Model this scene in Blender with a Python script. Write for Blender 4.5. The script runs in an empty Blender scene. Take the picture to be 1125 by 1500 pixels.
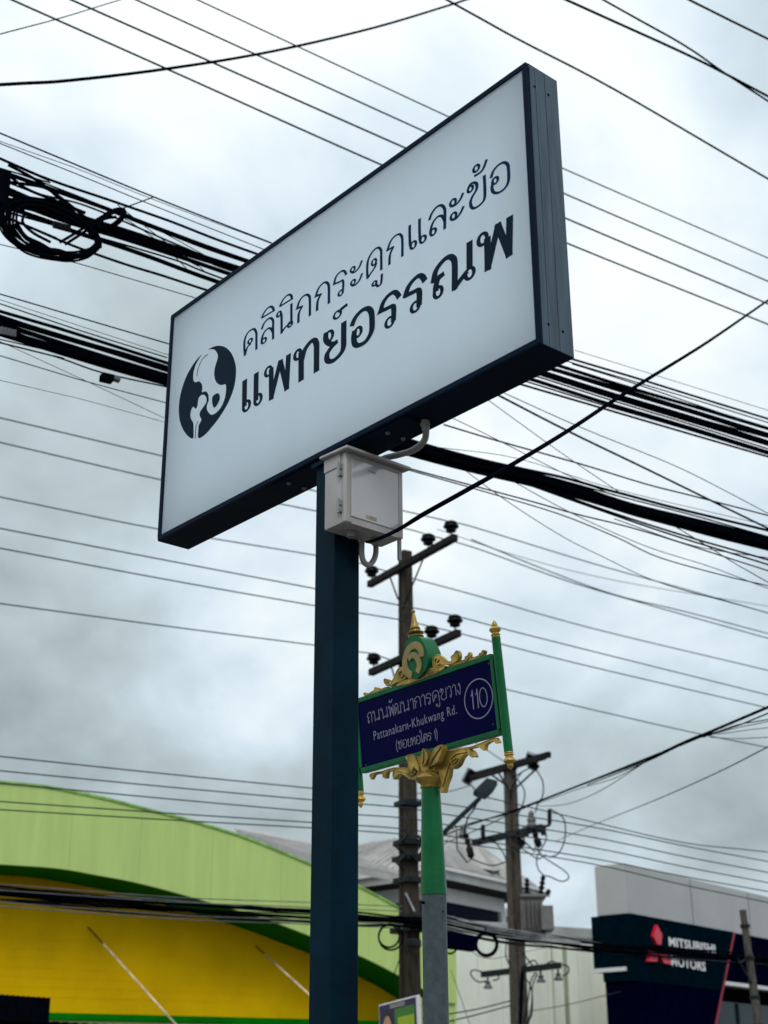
import bpy, bmesh, math, random
import numpy as np
from mathutils import Vector, Matrix, geometry
random.seed(7)
R_ = math.radians
SC = bpy.context.scene
COL = SC.collection
# ---------------------------------------------------------------- camera, world, sun, exposure
F = 2083.0; ZX, ZY = 536.98, -4306.3          # focal length and zenith vanishing point in photo pixels
CX, CY = 562.5, 750.0
up = Vector((ZX - CX, CY - ZY, -F)).normalized()
fw = Vector((0, 0, -1)); yv = (fw - fw.dot(up) * up).normalized(); xv = yv.cross(up)
RC = Matrix((xv, yv, up))                     # camera space -> world
CAM = Vector((0, 0, 1.6))
cd = bpy.data.cameras.new('camera'); cam = bpy.data.objects.new('camera', cd); COL.objects.link(cam)
cam.matrix_world = Matrix.Translation(CAM) @ RC.to_4x4()
cd.sensor_fit = 'VERTICAL'; cd.sensor_height = 36; cd.lens = F / 1500 * 36; cd.clip_end = 3000; cd.clip_start = .05
cd.dof.use_dof = True; cd.dof.focus_distance = 6.3; cd.dof.aperture_fstop = 3.4
SC.camera = cam
W = bpy.data.worlds.new('World'); SC.world = W; W.use_nodes = True
nt = W.node_tree; N = nt.nodes; L = nt.links; N.clear()
def nd(t, **k):
    n = N.new(t)
    for a, b in k.items(): setattr(n, a, b)
    return n
wo = nd('ShaderNodeOutputWorld'); bg = nd('ShaderNodeBackground'); L.new(bg.outputs[0], wo.inputs[0])
SUN_EL, SUN_AZ = 46, 186                        # degrees; azimuth clockwise from +Y
sky = nd('ShaderNodeTexSky', sky_type='NISHITA', sun_disc=False)
sky.sun_elevation = R_(SUN_EL); sky.sun_rotation = R_(SUN_AZ)
sk = nd('ShaderNodeVectorMath', operation='SCALE'); L.new(sky.outputs[0], sk.inputs[0]); sk.inputs['Scale'].default_value = .11
tc = nd('ShaderNodeTexCoord')
sep = nd('ShaderNodeSeparateXYZ'); L.new(tc.outputs['Generated'], sep.inputs[0])
# project the view direction onto a cloud sheet so that clouds flatten towards the horizon
zc = nd('ShaderNodeMath', operation='MAXIMUM'); L.new(sep.outputs[2], zc.inputs[0]); zc.inputs[1].default_value = 0.0
za = nd('ShaderNodeMath', operation='ADD'); L.new(zc.outputs[0], za.inputs[0]); za.inputs[1].default_value = .62
dx = nd('ShaderNodeMath', operation='DIVIDE'); L.new(sep.outputs[0], dx.inputs[0]); L.new(za.outputs[0], dx.inputs[1])
dy = nd('ShaderNodeMath', operation='DIVIDE'); L.new(sep.outputs[1], dy.inputs[0]); L.new(za.outputs[0], dy.inputs[1])
cb = nd('ShaderNodeCombineXYZ'); L.new(dx.outputs[0], cb.inputs[0]); L.new(dy.outputs[0], cb.inputs[1]); cb.inputs[2].default_value = 3.3
def noise(vec, scale, detail, rough, dist=0.0):
    n = nd('ShaderNodeTexNoise'); L.new(vec, n.inputs['Vector'])
    n.inputs['Scale'].default_value = scale; n.inputs['Detail'].default_value = detail
    n.inputs['Roughness'].default_value = rough; n.inputs['Distortion'].default_value = dist
    return n.outputs['Fac']
def mth(op, a, b=None, clamp=False):
    n = nd('ShaderNodeMath', operation=op); n.use_clamp = clamp
    for i, v in enumerate((a, b)):
        if v is None: continue
        if isinstance(v, (int, float)): n.inputs[i].default_value = v
        else: L.new(v, n.inputs[i])
    return n.outputs[0]
n1 = noise(cb.outputs[0], 1.9, 5, .5, .3)
n2 = noise(cb.outputs[0], 4.8, 8, .52, .2)
cloud = mth('ADD', mth('MULTIPLY', n1, .52), mth('MULTIPLY', n2, .48))
# overcast: the cloud base is dark low in the sky and thins towards the zenith, lighter again at the horizon
ramp = nd('ShaderNodeValToRGB'); L.new(zc.outputs[0], ramp.inputs[0])
cr = ramp.color_ramp; cr.interpolation = 'B_SPLINE'
for i, (p, v) in enumerate([(0.0, .74), (.09, .56), (.18, .46), (.25, .60), (.34, .75), (.5, .79), (1, .80)]):
    e = cr.elements[i] if i < 2 else cr.elements.new(p)
    e.position = p; e.color = (v, v, v, 1)
br = mth('ADD', ramp.outputs[0], mth('MULTIPLY', mth('SUBTRACT', cloud, .5), 2.0))
cr2 = nd('ShaderNodeValToRGB'); L.new(br, cr2.inputs[0])
c2 = cr2.color_ramp; c2.interpolation = 'LINEAR'
for i, (p, c) in enumerate([(0.0, (.21, .24, .255)), (.3, (.32, .385, .41)), (.5, (.50, .60, .64)), (.64, (.67, .79, .88)), (.82, (.93, 1.0, 1.03)), (1, (1.02, 1.06, 1.07))]):
    e = c2.elements[i] if i < 2 else c2.elements.new(p)
    e.position = p; e.color = (*c, 1)
# thin spots show a little of the blue sky
thin = nd('ShaderNodeMapRange'); L.new(noise(cb.outputs[0], 1.9, 4, .5, .2), thin.inputs[0])
thin.inputs[1].default_value = .56; thin.inputs[2].default_value = .74; thin.inputs[3].default_value = 0; thin.inputs[4].default_value = .36
mix = nd('ShaderNodeMixRGB'); L.new(thin.outputs[0], mix.inputs[0]); L.new(cr2.outputs[0], mix.inputs[1]); L.new(sk.outputs[0], mix.inputs[2])
# the overcast is brighter on the side where the hidden sun stands
az = mth('ADD', mth('MULTIPLY', sep.outputs[0], math.sin(R_(SUN_AZ))), mth('MULTIPLY', sep.outputs[1], math.cos(R_(SUN_AZ))))
azr = nd('ShaderNodeMapRange'); L.new(az, azr.inputs[0]); azr.inputs[1].default_value = -1; azr.inputs[2].default_value = .8; azr.inputs[3].default_value = 1.0; azr.inputs[4].default_value = 1.35
fin = nd('ShaderNodeVectorMath', operation='SCALE'); L.new(mix.outputs[0], fin.inputs[0]); L.new(azr.outputs[0], fin.inputs['Scale'])
L.new(fin.outputs[0], bg.inputs[0]); bg.inputs[1].default_value = 1.0
sl = bpy.data.lights.new('sun', 'SUN'); so = bpy.data.objects.new('sun', sl); COL.objects.link(so)
sl.energy = 1.5; sl.angle = R_(28); sl.color = (1, .96, .9)
sd = Vector((math.sin(R_(SUN_AZ)) * math.cos(R_(SUN_EL)), math.cos(R_(SUN_AZ)) * math.cos(R_(SUN_EL)), math.sin(R_(SUN_EL))))
so.rotation_euler = sd.to_track_quat('Z', 'Y').to_euler()
vs = SC.view_settings; vs.view_transform = 'Standard'; vs.look = 'None'; vs.exposure = 0; vs.gamma = 1; vs.use_curve_mapping = False

# ---------------------------------------------------------------- photo pixel -> world helpers
def ray(px, py): return (RC @ Vector((px - CX, CY - py, -F))).normalized()
def atY(px, py, Y):
    r = ray(px, py); return CAM + r * (Y / r.y)
def onplane(px, py, o, n):
    r = ray(px, py); return CAM + r * ((o - CAM).dot(n) / r.dot(n))
def yawn(yaw): return Vector((-math.cos(R_(yaw)), math.sin(R_(yaw)), 0))   # normal (away) of a vertical plane running along yaw (deg right of +Y)
def yawd(yaw): return Vector((math.sin(R_(yaw)), math.cos(R_(yaw)), 0))
def vplane(px, py, yaw, c):
    n = yawn(yaw); r = ray(px, py); return CAM + r * (c / r.dot(n))
def zdepth(p): return (RC.transposed() @ (p - CAM)).z * -1
ZV = Vector((0, 0, 1))

# ---------------------------------------------------------------- materials
MATS = {}
def mat(name, col, rough=.6, metal=0, var=.12, nscale=3.0, bump=.0, bscale=40, spec=.5, streak=None, coat=0, col2=None):
    m = bpy.data.materials.new(name); m.use_nodes = True; t = m.node_tree; b = t.nodes['Principled BSDF']
    tcn = t.nodes.new('ShaderNodeTexCoord')
    no = t.nodes.new('ShaderNodeTexNoise'); no.inputs['Scale'].default_value = nscale; no.inputs['Detail'].default_value = 6; no.inputs['Roughness'].default_value = .6
    src = tcn.outputs['Object']
    if streak:
        mp = t.nodes.new('ShaderNodeMapping'); mp.inputs['Scale'].default_value = streak; t.links.new(src, mp.inputs[0]); src = mp.outputs[0]
    t.links.new(src, no.inputs['Vector'])
    mx = t.nodes.new('ShaderNodeMixRGB'); t.links.new(no.outputs['Fac'], mx.inputs[0])
    c = col; d = col2 or tuple(x * (1 - 2 * var) for x in c)
    if not col2: c = tuple(min(1, x * (1 + var)) for x in c)
    rr = t.nodes.new('ShaderNodeMapRange'); t.links.new(no.outputs['Fac'], rr.inputs[0]); rr.inputs[1].default_value = .3; rr.inputs[2].default_value = .7
    t.links.new(rr.outputs[0], mx.inputs[0])
    mx.inputs[1].default_value = (*d, 1); mx.inputs[2].default_value = (*c, 1)
    t.links.new(mx.outputs[0], b.inputs['Base Color'])
    b.inputs['Roughness'].default_value = rough; b.inputs['Metallic'].default_value = metal
    b.inputs['Specular IOR Level'].default_value = spec
    if coat: b.inputs['Coat Weight'].default_value = coat; b.inputs['Coat Roughness'].default_value = .08
    if bump:
        n2 = t.nodes.new('ShaderNodeTexNoise'); n2.inputs['Scale'].default_value = bscale; n2.inputs['Detail'].default_value = 4
        t.links.new(tcn.outputs['Object'], n2.inputs['Vector'])
        bp = t.nodes.new('ShaderNodeBump'); bp.inputs['Strength'].default_value = bump; bp.inputs['Distance'].default_value = .01
        t.links.new(n2.outputs['Fac'], bp.inputs['Height']); t.links.new(bp.outputs[0], b.inputs['Normal'])
    MATS[name] = m; return m
M = lambda n: MATS[n]
def make_translucent(name, amount):
    t = MATS[name].node_tree; b_ = t.nodes['Principled BSDF']; out = t.nodes['Material Output']
    tr_ = t.nodes.new('ShaderNodeBsdfTranslucent'); tr_.inputs[0].default_value = (.90, .955, 1.0, 1)
    mx = t.nodes.new('ShaderNodeMixShader'); mx.inputs[0].default_value = amount
    t.links.new(b_.outputs[0], mx.inputs[1]); t.links.new(tr_.outputs[0], mx.inputs[2]); t.links.new(mx.outputs[0], out.inputs[0])
mat('acrylic_white', (.66, .76, .84), .30, var=.035, nscale=2.2, spec=.35, streak=(3, 3, .5))
make_translucent('acrylic_white', .74)
mat('cabinet_side', (.038, .068, .096), .5, var=.2, nscale=4, streak=(9, 9, .6), spec=.25)
mat('cabinet_teal', (.0003, .007, .020), .55, var=.15, nscale=5, spec=.04)
mat('post_teal', (.0001, .011, .021), .5, var=.25, nscale=4, spec=.04)
mat('print_navy', (.0003, .010, .022), .6, var=.05, spec=.05)
mat('print_blue', (.0003, .012, .048), .6, var=.05, spec=.05)
mat('print_panel', (.60, .68, .77), .28, var=.03, nscale=1.5, spec=.4)
mat('black_hole', (.002, .002, .003), .8, spec=.0)
mat('plastic_box', (.28, .265, .265), .45, var=.09, nscale=7, streak=(1, 1, .35))
mat('plastic_door', (.29, .285, .295), .12, var=.03, nscale=3, coat=.6)
mat('plastic_dirt', (.24, .21, .17), .7, var=.25, nscale=30)
mat('plastic_conduit', (.18, .18, .18), .45, var=.08, nscale=12)
mat('screw_metal', (.12, .13, .14), .35, metal=.8, var=.2)
mat('sign_blue', (.0001, .0005, .040), .45, var=.06, spec=.03)
mat('sign_print', (.22, .21, .32), .5, var=.05)
mat('green_paint', (.0002, .115, .034), .28, var=.14, nscale=6, spec=.16, bump=.15, bscale=60)
mat('gold_paint', (.46, .31, .065), .33, metal=.5, var=.38, nscale=9, spec=.35, bump=.15, bscale=50)
mat('gold_shade_dirt', (.10, .05, .012), .6, metal=.2, var=.3, nscale=20)
mat('gold_flat', (.30, .23, .07), .5, metal=.15, var=.2, nscale=12)
mat('galvanised', (.062, .082, .092), .55, metal=.25, var=.16, nscale=26, spec=.25, bump=.15, bscale=120)
mat('concrete_dark', (.040, .032, .025), .9, spec=.15, var=.35, nscale=5, streak=(6, 6, 1), bump=.5, bscale=30)
mat('concrete_grey', (.075, .068, .058), .9, spec=.15, var=.3, nscale=5, streak=(6, 6, 1), bump=.5, bscale=30)
mat('arm_concrete', (.013, .012, .013), .85, spec=.12, var=.3, nscale=6, bump=.4)
mat('steel_dark', (.013, .018, .02), .6, metal=.2, spec=.15, var=.3, nscale=10)
mat('insulator', (.003, .003, .006), .4, var=.2, spec=.1)
mat('cable_black', (.002, .003, .006), .8, spec=.0, var=.3, nscale=8)
mat('cable_grey', (.10, .105, .11), .5, var=.3, nscale=6)
mat('wire_bare', (.03, .034, .038), .6, metal=.2, spec=.2, var=.2)
mat('silver_cable', (.34, .34, .35), .4, metal=.5, var=.3, nscale=4)
mat('lime_wall', (.39, .52, .175), .8, spec=.1, var=.055, nscale=1.6, streak=(2.5, 2.5, .25), bump=.15, bscale=8)
mat('lime_edge', (.20, .42, .07), .7, var=.3, nscale=5)
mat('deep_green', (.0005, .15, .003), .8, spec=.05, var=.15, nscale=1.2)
mat('yellow_wall', (.72, .43, .001), .8, spec=.05, var=.12, nscale=.5, streak=(1, 1, .8))
mat('rust_rod', (.62, .50, .34), .6, var=.3, nscale=3)
mat('roof_metal', (.33, .32, .31), .6, var=.2, nscale=1.2)
mat('eave_grey', (.33, .335, .33), .7, var=.12, nscale=1)
mat('plaster_white', (.78, .82, .72), .85, var=.10, nscale=.7, streak=(1, 1, .3), bump=.2, bscale=6)
mat('plaster_stain', (.38, .40, .30), .9, var=.25, nscale=1.2, streak=(4, 4, .4))
mat('cream_column', (.52, .48, .32), .8, var=.15)
mat('glass_navy', (.0005, .002, .014), .5, var=.1, spec=.03)
mat('glass_teal', (.002, .022, .032), .25, var=.2, nscale=.6, spec=.12)
mat('clad_grey', (.34, .345, .345), .5, var=.05, nscale=.6, spec=.2)
mat('clad_black', (.0004, .006, .011), .7, spec=.0, var=.15)
mat('clad_navy', (.0004, .0012, .010), .7, spec=.0, var=.15)
mat('white_trim', (.55, .55, .55), .5, var=.05)
mat('logo_red', (.50, .004, .03), .4, var=.05)
mat('line_red', (.22, .01, .03), .6, var=.05)
mat('letter_white', (.66, .66, .68), .5, var=.05)
mat('transformer', (.105, .10, .10), .55, var=.15, nscale=6)
mat('lamp_grey', (.010, .018, .020), .6, spec=.05, var=.1)
mat('poster_navy', (.015, .01, .06), .5, var=.05)
mat('poster_green', (.03, .14, .02), .5, var=.05)
mat('poster_lime', (.24, .33, .01), .5, var=.05)
mat('poster_face', (.38, .21, .14), .6, var=.12, nscale=20)
mat('poster_hair', (.015, .012, .012), .6)
mat('poster_white', (.6, .6, .62), .5)
mat('asphalt', (.05, .05, .052), .9, var=.25, nscale=8, bump=.5, bscale=60)
mat('pavement', (.15, .145, .135), .85, var=.2, nscale=4, bump=.3)
mat('soil', (.08, .07, .055), .95, var=.3, nscale=.5, bump=.4)
mat('paint_white', (.7, .7, .68), .7, var=.1)

# ---------------------------------------------------------------- mesh builder
class MB:
    def __init__(s): s.v = []; s.f = []
    def add(s, vs, fs):
        o = len(s.v); s.v += [Vector(a) for a in vs]; s.f += [tuple(o + i for i in f) for f in fs]
    def box(s, o, a, b, c):      # corner o, edge vectors a,b,c
        o, a, b, c = map(Vector, (o, a, b, c))
        if a.cross(b).dot(c) < 0: a, b = b, a
        s.add([o, o+a, o+a+b, o+b, o+c, o+a+c, o+a+b+c, o+b+c], [(0,3,2,1),(4,5,6,7),(0,1,5,4),(1,2,6,5),(2,3,7,6),(3,0,4,7)])
        return s
    def cbox(s, c, a, b, d):     # centre, full edge vectors
        c, a, b, d = map(Vector, (c, a, b, d)); return s.box(c - a/2 - b/2 - d/2, a, b, d)
    def hull8(s, p):             # 8 points: bottom 4 ccw, top 4 ccw
        s.add(p, [(0,3,2,1),(4,5,6,7),(0,1,5,4),(1,2,6,5),(2,3,7,6),(3,0,4,7)]); return s
    def tube(s, pts, r, n=8, cap=True, ph=0):
        pts = [Vector(p) for p in pts]; k = len(pts)
        rs = r if isinstance(r, (list, tuple)) else [r]*k
        t0 = (pts[1]-pts[0]).normalized(); ref = Vector((0,0,1)) if abs(t0.z) < .9 else Vector((1,0,0))
        u = t0.cross(ref).normalized(); base = len(s.v); vs = []
        for i, p in enumerate(pts):
            t = (pts[min(i+1,k-1)] - pts[max(i-1,0)])
            t = t.normalized() if t.length > 1e-9 else t0
            u = (u - t*u.dot(t))
            u = u.normalized() if u.length > 1e-6 else t.orthogonal().normalized()
            w = t.cross(u)
            for j in range(n):
                a = 2*math.pi*j/n + ph; vs.append(p + (u*math.cos(a)+w*math.sin(a))*rs[i])
        fs = []
        for i in range(k-1):
            for j in range(n):
                a = i*n+j; b = i*n+(j+1)%n; fs.append((a, b, b+n, a+n))
        if cap: fs.append(tuple(reversed(range(n)))); fs.append(tuple((k-1)*n+j for j in range(n)))
        s.add(vs, fs); return s
    def lathe(s, o, ax, prof, n=20):   # prof: (radius, height) along ax
        o = Vector(o); ax = Vector(ax).normalized(); u = ax.orthogonal().normalized(); w = ax.cross(u)
        vs = []
        for r, h in prof:
            for j in range(n):
                a = 2*math.pi*j/n; vs.append(o + ax*h + (u*math.cos(a)+w*math.sin(a))*max(r, 1e-4))
        k = len(prof); fs = []
        for i in range(k-1):
            for j in range(n):
                a = i*n+j; b = i*n+(j+1)%n; fs.append((a, b, b+n, a+n))
        fs.append(tuple(reversed(range(n)))); fs.append(tuple((k-1)*n+j for j in range(n)))
        s.add(vs, fs); return s
    def prism(s, P, ext):        # planar polygon in 3D, extruded by vector ext
        P = [Vector(p) for p in P]; ext = Vector(ext); k = len(P)
        tr = geometry.tessellate_polygon([P])
        if not tr: return s
        nrm = sum(((P[a]-P[b]).cross(P[c]-P[b]) for a, b, c in tr), Vector())
        s.add(P + [p+ext for p in P], [tuple(t) for t in tr] + [tuple(k+i for i in reversed(t)) for t in tr] + [(i, (i+1)%k, k+(i+1)%k, k+i) for i in range(k)])
        return s
    def flat(s, P):
        P = [Vector(p) for p in P]; tr = geometry.tessellate_polygon([P]); s.add(P, [tuple(t) for t in tr]); return s
    def build(s, name, m, parent=None, label=None, cat=None, group=None, kind=None, smooth=False, bevel=0, segs=2, origin=None, shadow=True):
        me = bpy.data.meshes.new(name)
        po = Vector(parent['_w']) if parent is not None else Vector((0,0,0))
        if origin is None:
            if parent is not None: o = po
            elif kind == 'structure' or not s.v: o = Vector((0,0,0))
            else:
                zs = [v.z for v in s.v]; c = sum(s.v, Vector())/len(s.v); o = Vector((c.x, c.y, min(zs)))
        else: o = Vector(origin)
        me.from_pydata([tuple(v - o) for v in s.v], [], s.f); me.validate()
        bm = bmesh.new(); bm.from_mesh(me)
        bmesh.ops.remove_doubles(bm, verts=bm.verts, dist=1e-6)
        bmesh.ops.recalc_face_normals(bm, faces=bm.faces)
        if bevel:
            eds = [e for e in bm.edges if len(e.link_faces) == 2 and e.calc_face_angle(0) > .5]
            bmesh.ops.bevel(bm, geom=eds, offset=bevel, segments=segs, affect='EDGES', profile=.6)
        for f in bm.faces: f.smooth = smooth
        bm.to_mesh(me); bm.free()
        if smooth:
            try: me.set_sharp_from_angle(angle=R_(42))
            except Exception: pass
        me.materials.append(M(m) if isinstance(m, str) else m)
        ob = bpy.data.objects.new(name, me); COL.objects.link(ob)
        ob.location = o - po
        if parent is not None: ob.parent = parent
        ob['_w'] = tuple(o)
        if label: ob['label'] = label
        if cat: ob['category'] = cat
        if group: ob['group'] = group
        if kind: ob['kind'] = kind
        return ob
def thing(name, loc, label, cat, group=None):
    o = bpy.data.objects.new(name, None); COL.objects.link(o); o.location = loc; o.empty_display_size = .2
    o['_w'] = tuple(loc); o['label'] = label; o['category'] = cat
    if group: o['group'] = group
    return o
def dup(ob, origin):             # copy of a part, sharing its mesh, at another place under the same parent
    c = ob.copy(); COL.objects.link(c); po = Vector(ob.parent['_w']) if ob.parent else Vector((0,0,0))
    c.location = Vector(origin) - po; c['_w'] = tuple(origin); return c
def catmull(P, sub=6):
    P = [Vector(p) for p in P]
    if len(P) < 3: return P
    out = []
    Q = [P[0]*2-P[1]] + P + [P[-1]*2-P[-2]]
    for i in range(1, len(Q)-2):
        p0, p1, p2, p3 = Q[i-1:i+3]
        for k in range(sub):
            t = k/sub
            out.append(.5*((2*p1)+(p2-p0)*t+(2*p0-5*p1+4*p2-p3)*t*t+(3*p1-p0-3*p2+p3)*t**3))
    out.append(P[-1]); return out
def path2(pts, sub=6):           # 2D points with corners marked by a doubled point
    segs = [[]]
    for p in pts:
        if segs[-1] and (Vector(p)-segs[-1][-1]).length < 1e-7: segs.append([Vector(p)])
        else: segs[-1].append(Vector(p))
    out = []
    for sgm in segs:
        if len(sgm) < 2: continue
        c = catmull(sgm, sub) if len(sgm) > 2 else sgm
        out += c if not out else c[1:]
    return out
def split_acute(pts, ext):
    out = []; cur = [pts[0]]
    for i in range(1, len(pts)-1):
        cur.append(pts[i]); a = pts[i]-pts[i-1]; b_ = pts[i+1]-pts[i]
        if a.length > 1e-9 and b_.length > 1e-9 and a.normalized().dot(b_.normalized()) < -.35:
            cur[-1] = pts[i] + a.normalized()*ext; out.append(cur); cur = [pts[i] - b_.normalized()*ext]
    cur.append(pts[-1]); out.append(cur); return out
def ribbon2(pts, wu, wv, closed=False):   # anisotropic stroke outline; returns verts2, faces
    P = pts; k = len(P); L_, R2 = [], []
    def nrm(a, b):
        d = (b-a); d = d.normalized() if d.length > 1e-9 else Vector((1,0)); return Vector((-d.y, d.x))
    for i in range(k):
        if closed: n1 = nrm(P[i-1], P[i]); n2 = nrm(P[i], P[(i+1)%k])
        else:
            n1 = nrm(P[max(i-1,0)], P[max(i,1)]) ; n2 = nrm(P[min(i,k-2)], P[min(i+1,k-1)])
        m = n1+n2; m = m.normalized() if m.length > 1e-3 else n1
        q = min(1.9, 1/max(.3, m.dot(n2)))
        off = Vector((m.x*wu/2, m.y*wv/2))*q
        L_.append(P[i]+off); R2.append(P[i]-off)
    vs = L_+R2; fs = [(i, i+1, k+i+1, k+i) for i in range(k-1)]
    if closed: fs.append((k-1, 0, k, 2*k-1))
    return vs, fs
def ellipse2(c, rx, ry, n=20, sh=0): return [Vector((c[0]+rx*math.cos(2*math.pi*i/n), c[1]+ry*math.sin(2*math.pi*i/n)+sh*rx*math.cos(2*math.pi*i/n))) for i in range(n)]

# ================================================================= GROUND AND ROAD (below the frame)
g = MB(); g.add([(-900,-300,0),(900,-300,0),(900,1500,0),(-900,1500,0)], [(0,1,2,3)]); g.build('ground', 'soil', kind='structure')
rd, rn = yawd(59), yawn(59)
def strip(c0, c1, z0, z1, name, m):
    b = MB(); b.box(rd*-150 + rn*c0 + ZV*z0, rd*400, rn*(c1-c0), ZV*(z1-z0)); b.build(name, m, kind='structure')
strip(9.6, 20.0, 0, .012, 'road', 'asphalt')
strip(-3, 9.45, 0, .14, 'pavement', 'pavement')
strip(20.15, 24, 0, .14, 'far_pavement', 'pavement')
strip(9.45, 9.6, 0, .155, 'kerb', 'plaster_white'); strip(20.0, 20.15, 0, .155, 'far_kerb', 'plaster_white')
b = MB()
for i in range(40): b.box(rd*(-60+i*6) + rn*14.75 + ZV*.016, rd*3, rn*.12, ZV*.002)
b.build('road_marking', 'paint_white', kind='structure')

# ================================================================= CLINIC SIGN
Wd, Hd, Td = 2.447*1.0167, 1.22, .171
S1 = Vector((math.cos(R_(49.41)), -math.sin(R_(49.41)), 0)); S2 = Vector((math.sin(R_(49.41)), math.cos(R_(49.41)), 0))
SO = CAM + Vector((-1.05, 6.156, 2.397))*1.0167
def SP(u, v, w=0): return SO + S1*u + ZV*v + S2*w          # w > 0 goes into the cabinet
def sface(px, py, w=0.0):                                # photo pixel -> (u,v) on the sign face
    p = onplane(px, py, SO + S2*w, S2) - SO; return Vector((p.dot(S1), p.z))
PW = .127
pc = onplane(490.2, 820, SO + S2*.022, S2); pu = (pc-SO).dot(S1)     # near edge of the post
post_o = SP(pu - PW, 0, .022); base = Vector((post_o.x, post_o.y, .14)) + S1*PW/2 + S2*PW/2
clinic = thing('clinic_sign', base, 'large white clinic lightbox sign with dark lettering on a square teal post', 'sign')
b = MB(); b.box(Vector((post_o.x, post_o.y, .14)), S1*PW, S2*PW, ZV*(SO.z-.14)); b.build('post', 'post_teal', clinic, bevel=.006)
b = MB(); b.cbox(base + ZV*.008, S1*.3, S2*.3, ZV*.016); b.build('base_plate', 'post_teal', clinic)
# cabinet: back box + proud front frame of four rails
fr = .022
# hollow light box: four folded walls, a translucent sheet on either face, lit through by the sky
tk = .004
b = MB(); b.box(SP(0, 0, .012), S1*Wd, S2*(Td-.012), ZV*tk); b.box(SP(0, Hd-tk, .012), S1*Wd, S2*(Td-.012), ZV*tk)
b.box(SP(0, tk+.0002, .012), S1*tk, S2*(Td-.012), ZV*(Hd-2*tk-.0004)); b.box(SP(Wd-tk, tk+.0002, .012), S1*tk, S2*(Td-.012), ZV*(Hd-2*tk-.0004))
b.build('cabinet', 'cabinet_side', clinic, label='dark metal side walls of the light box')
b = MB(); b.add([SP(fr, fr, Td-.006), SP(Wd-fr, fr, Td-.006), SP(Wd-fr, Hd-fr, Td-.006), SP(fr, Hd-fr, Td-.006)], [(0,1,2,3)]); b.build('back_panel', 'acrylic_white', clinic)
for (u, v, du, dv) in ((tk, tk, Wd-2*tk, fr), (tk, Hd-fr-tk, Wd-2*tk, fr), (tk, fr+tk, fr, Hd-2*fr-2*tk), (Wd-fr-tk, fr+tk, fr, Hd-2*fr-2*tk)):
    MB().box(SP(u, v, Td-.005), S1*du, S2*.004, ZV*dv).build('back_frame', 'cabinet_teal', clinic)
b = MB()
for (u, v, du, dv) in ((0, 0, Wd, fr), (0, Hd-fr, Wd, fr), (0, fr, fr, Hd-2*fr), (Wd-fr, fr, fr, Hd-2*fr)):
    b.box(SP(u, v, -.004), S1*du, S2*.018, ZV*dv)
b.build('front_frame', 'cabinet_teal', clinic, bevel=.002, segs=1)
b = MB(); b.box(SP(-.001, -.0022, -.002), S1*(Wd+.002), S2*(Td+.002), ZV*.002); b.build('bottom_plate', 'cabinet_teal', clinic)
b = MB(); b.add([SP(fr*.8, fr*.8, .004), SP(Wd-fr*.8, fr*.8, .004), SP(Wd-fr*.8, Hd-fr*.8, .004), SP(fr*.8, Hd-fr*.8, .004)], [(0,1,2,3)]); b.build('face_panel', 'acrylic_white', clinic)
def dots(pts2, w, r, name, m, nrm, parent, frame):
    for p in pts2:
        b = MB(); b.lathe(frame(p), nrm, [(r, -.001), (r, .0015), (r*.6, .003)], 8)
        b.build(name, m, parent, smooth=True)
# screw holes on the end face
for (x, y) in ((783, 127), (803, 139), (803.5, 475), (824.5, 486)):
    p = onplane(x, y, SP(Wd, 0), S1); b = MB(); b.lathe(p, S1, [(.0055, -.001), (.0055, .0012)], 8); b.build('screw', 'black_hole', clinic)
# seams of the folded end sheet
b = MB()
for w in (.045, .098): b.box(SP(Wd-.001, .002, w), S1*.0016, S2*.0014, ZV*(Hd-.004))
b.build('sheet_seam', 'cabinet_teal', clinic)
# under-side: mounting saddle over the post and bolts
b = MB(); b.box(SP(pu-PW-.30, -.012, .012), S1*(PW+.75), S2*(Td-.024), ZV*.0095); b.build('mounting_plate', 'cabinet_teal', clinic, bevel=.002, segs=1)
b = MB()
b.box(SP(pu-PW-.012, -.03, .005), S1*(PW+.024), S2*(Td-.01), ZV*.0175); b.build('mounting_plate', 'post_teal', clinic)
for u in (pu-PW-.22, pu+.30):
    for w in (.045, .125):
        b = MB(); b.lathe(SP(u, -.0145 if pu-PW-.3 < u < pu+.45 else -.003, w), -ZV, [(.011, -.002), (.011, .001), (.008, .006), (.004, .008)], 8); b.build('bolt', 'screw_metal', clinic, smooth=True)

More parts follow.
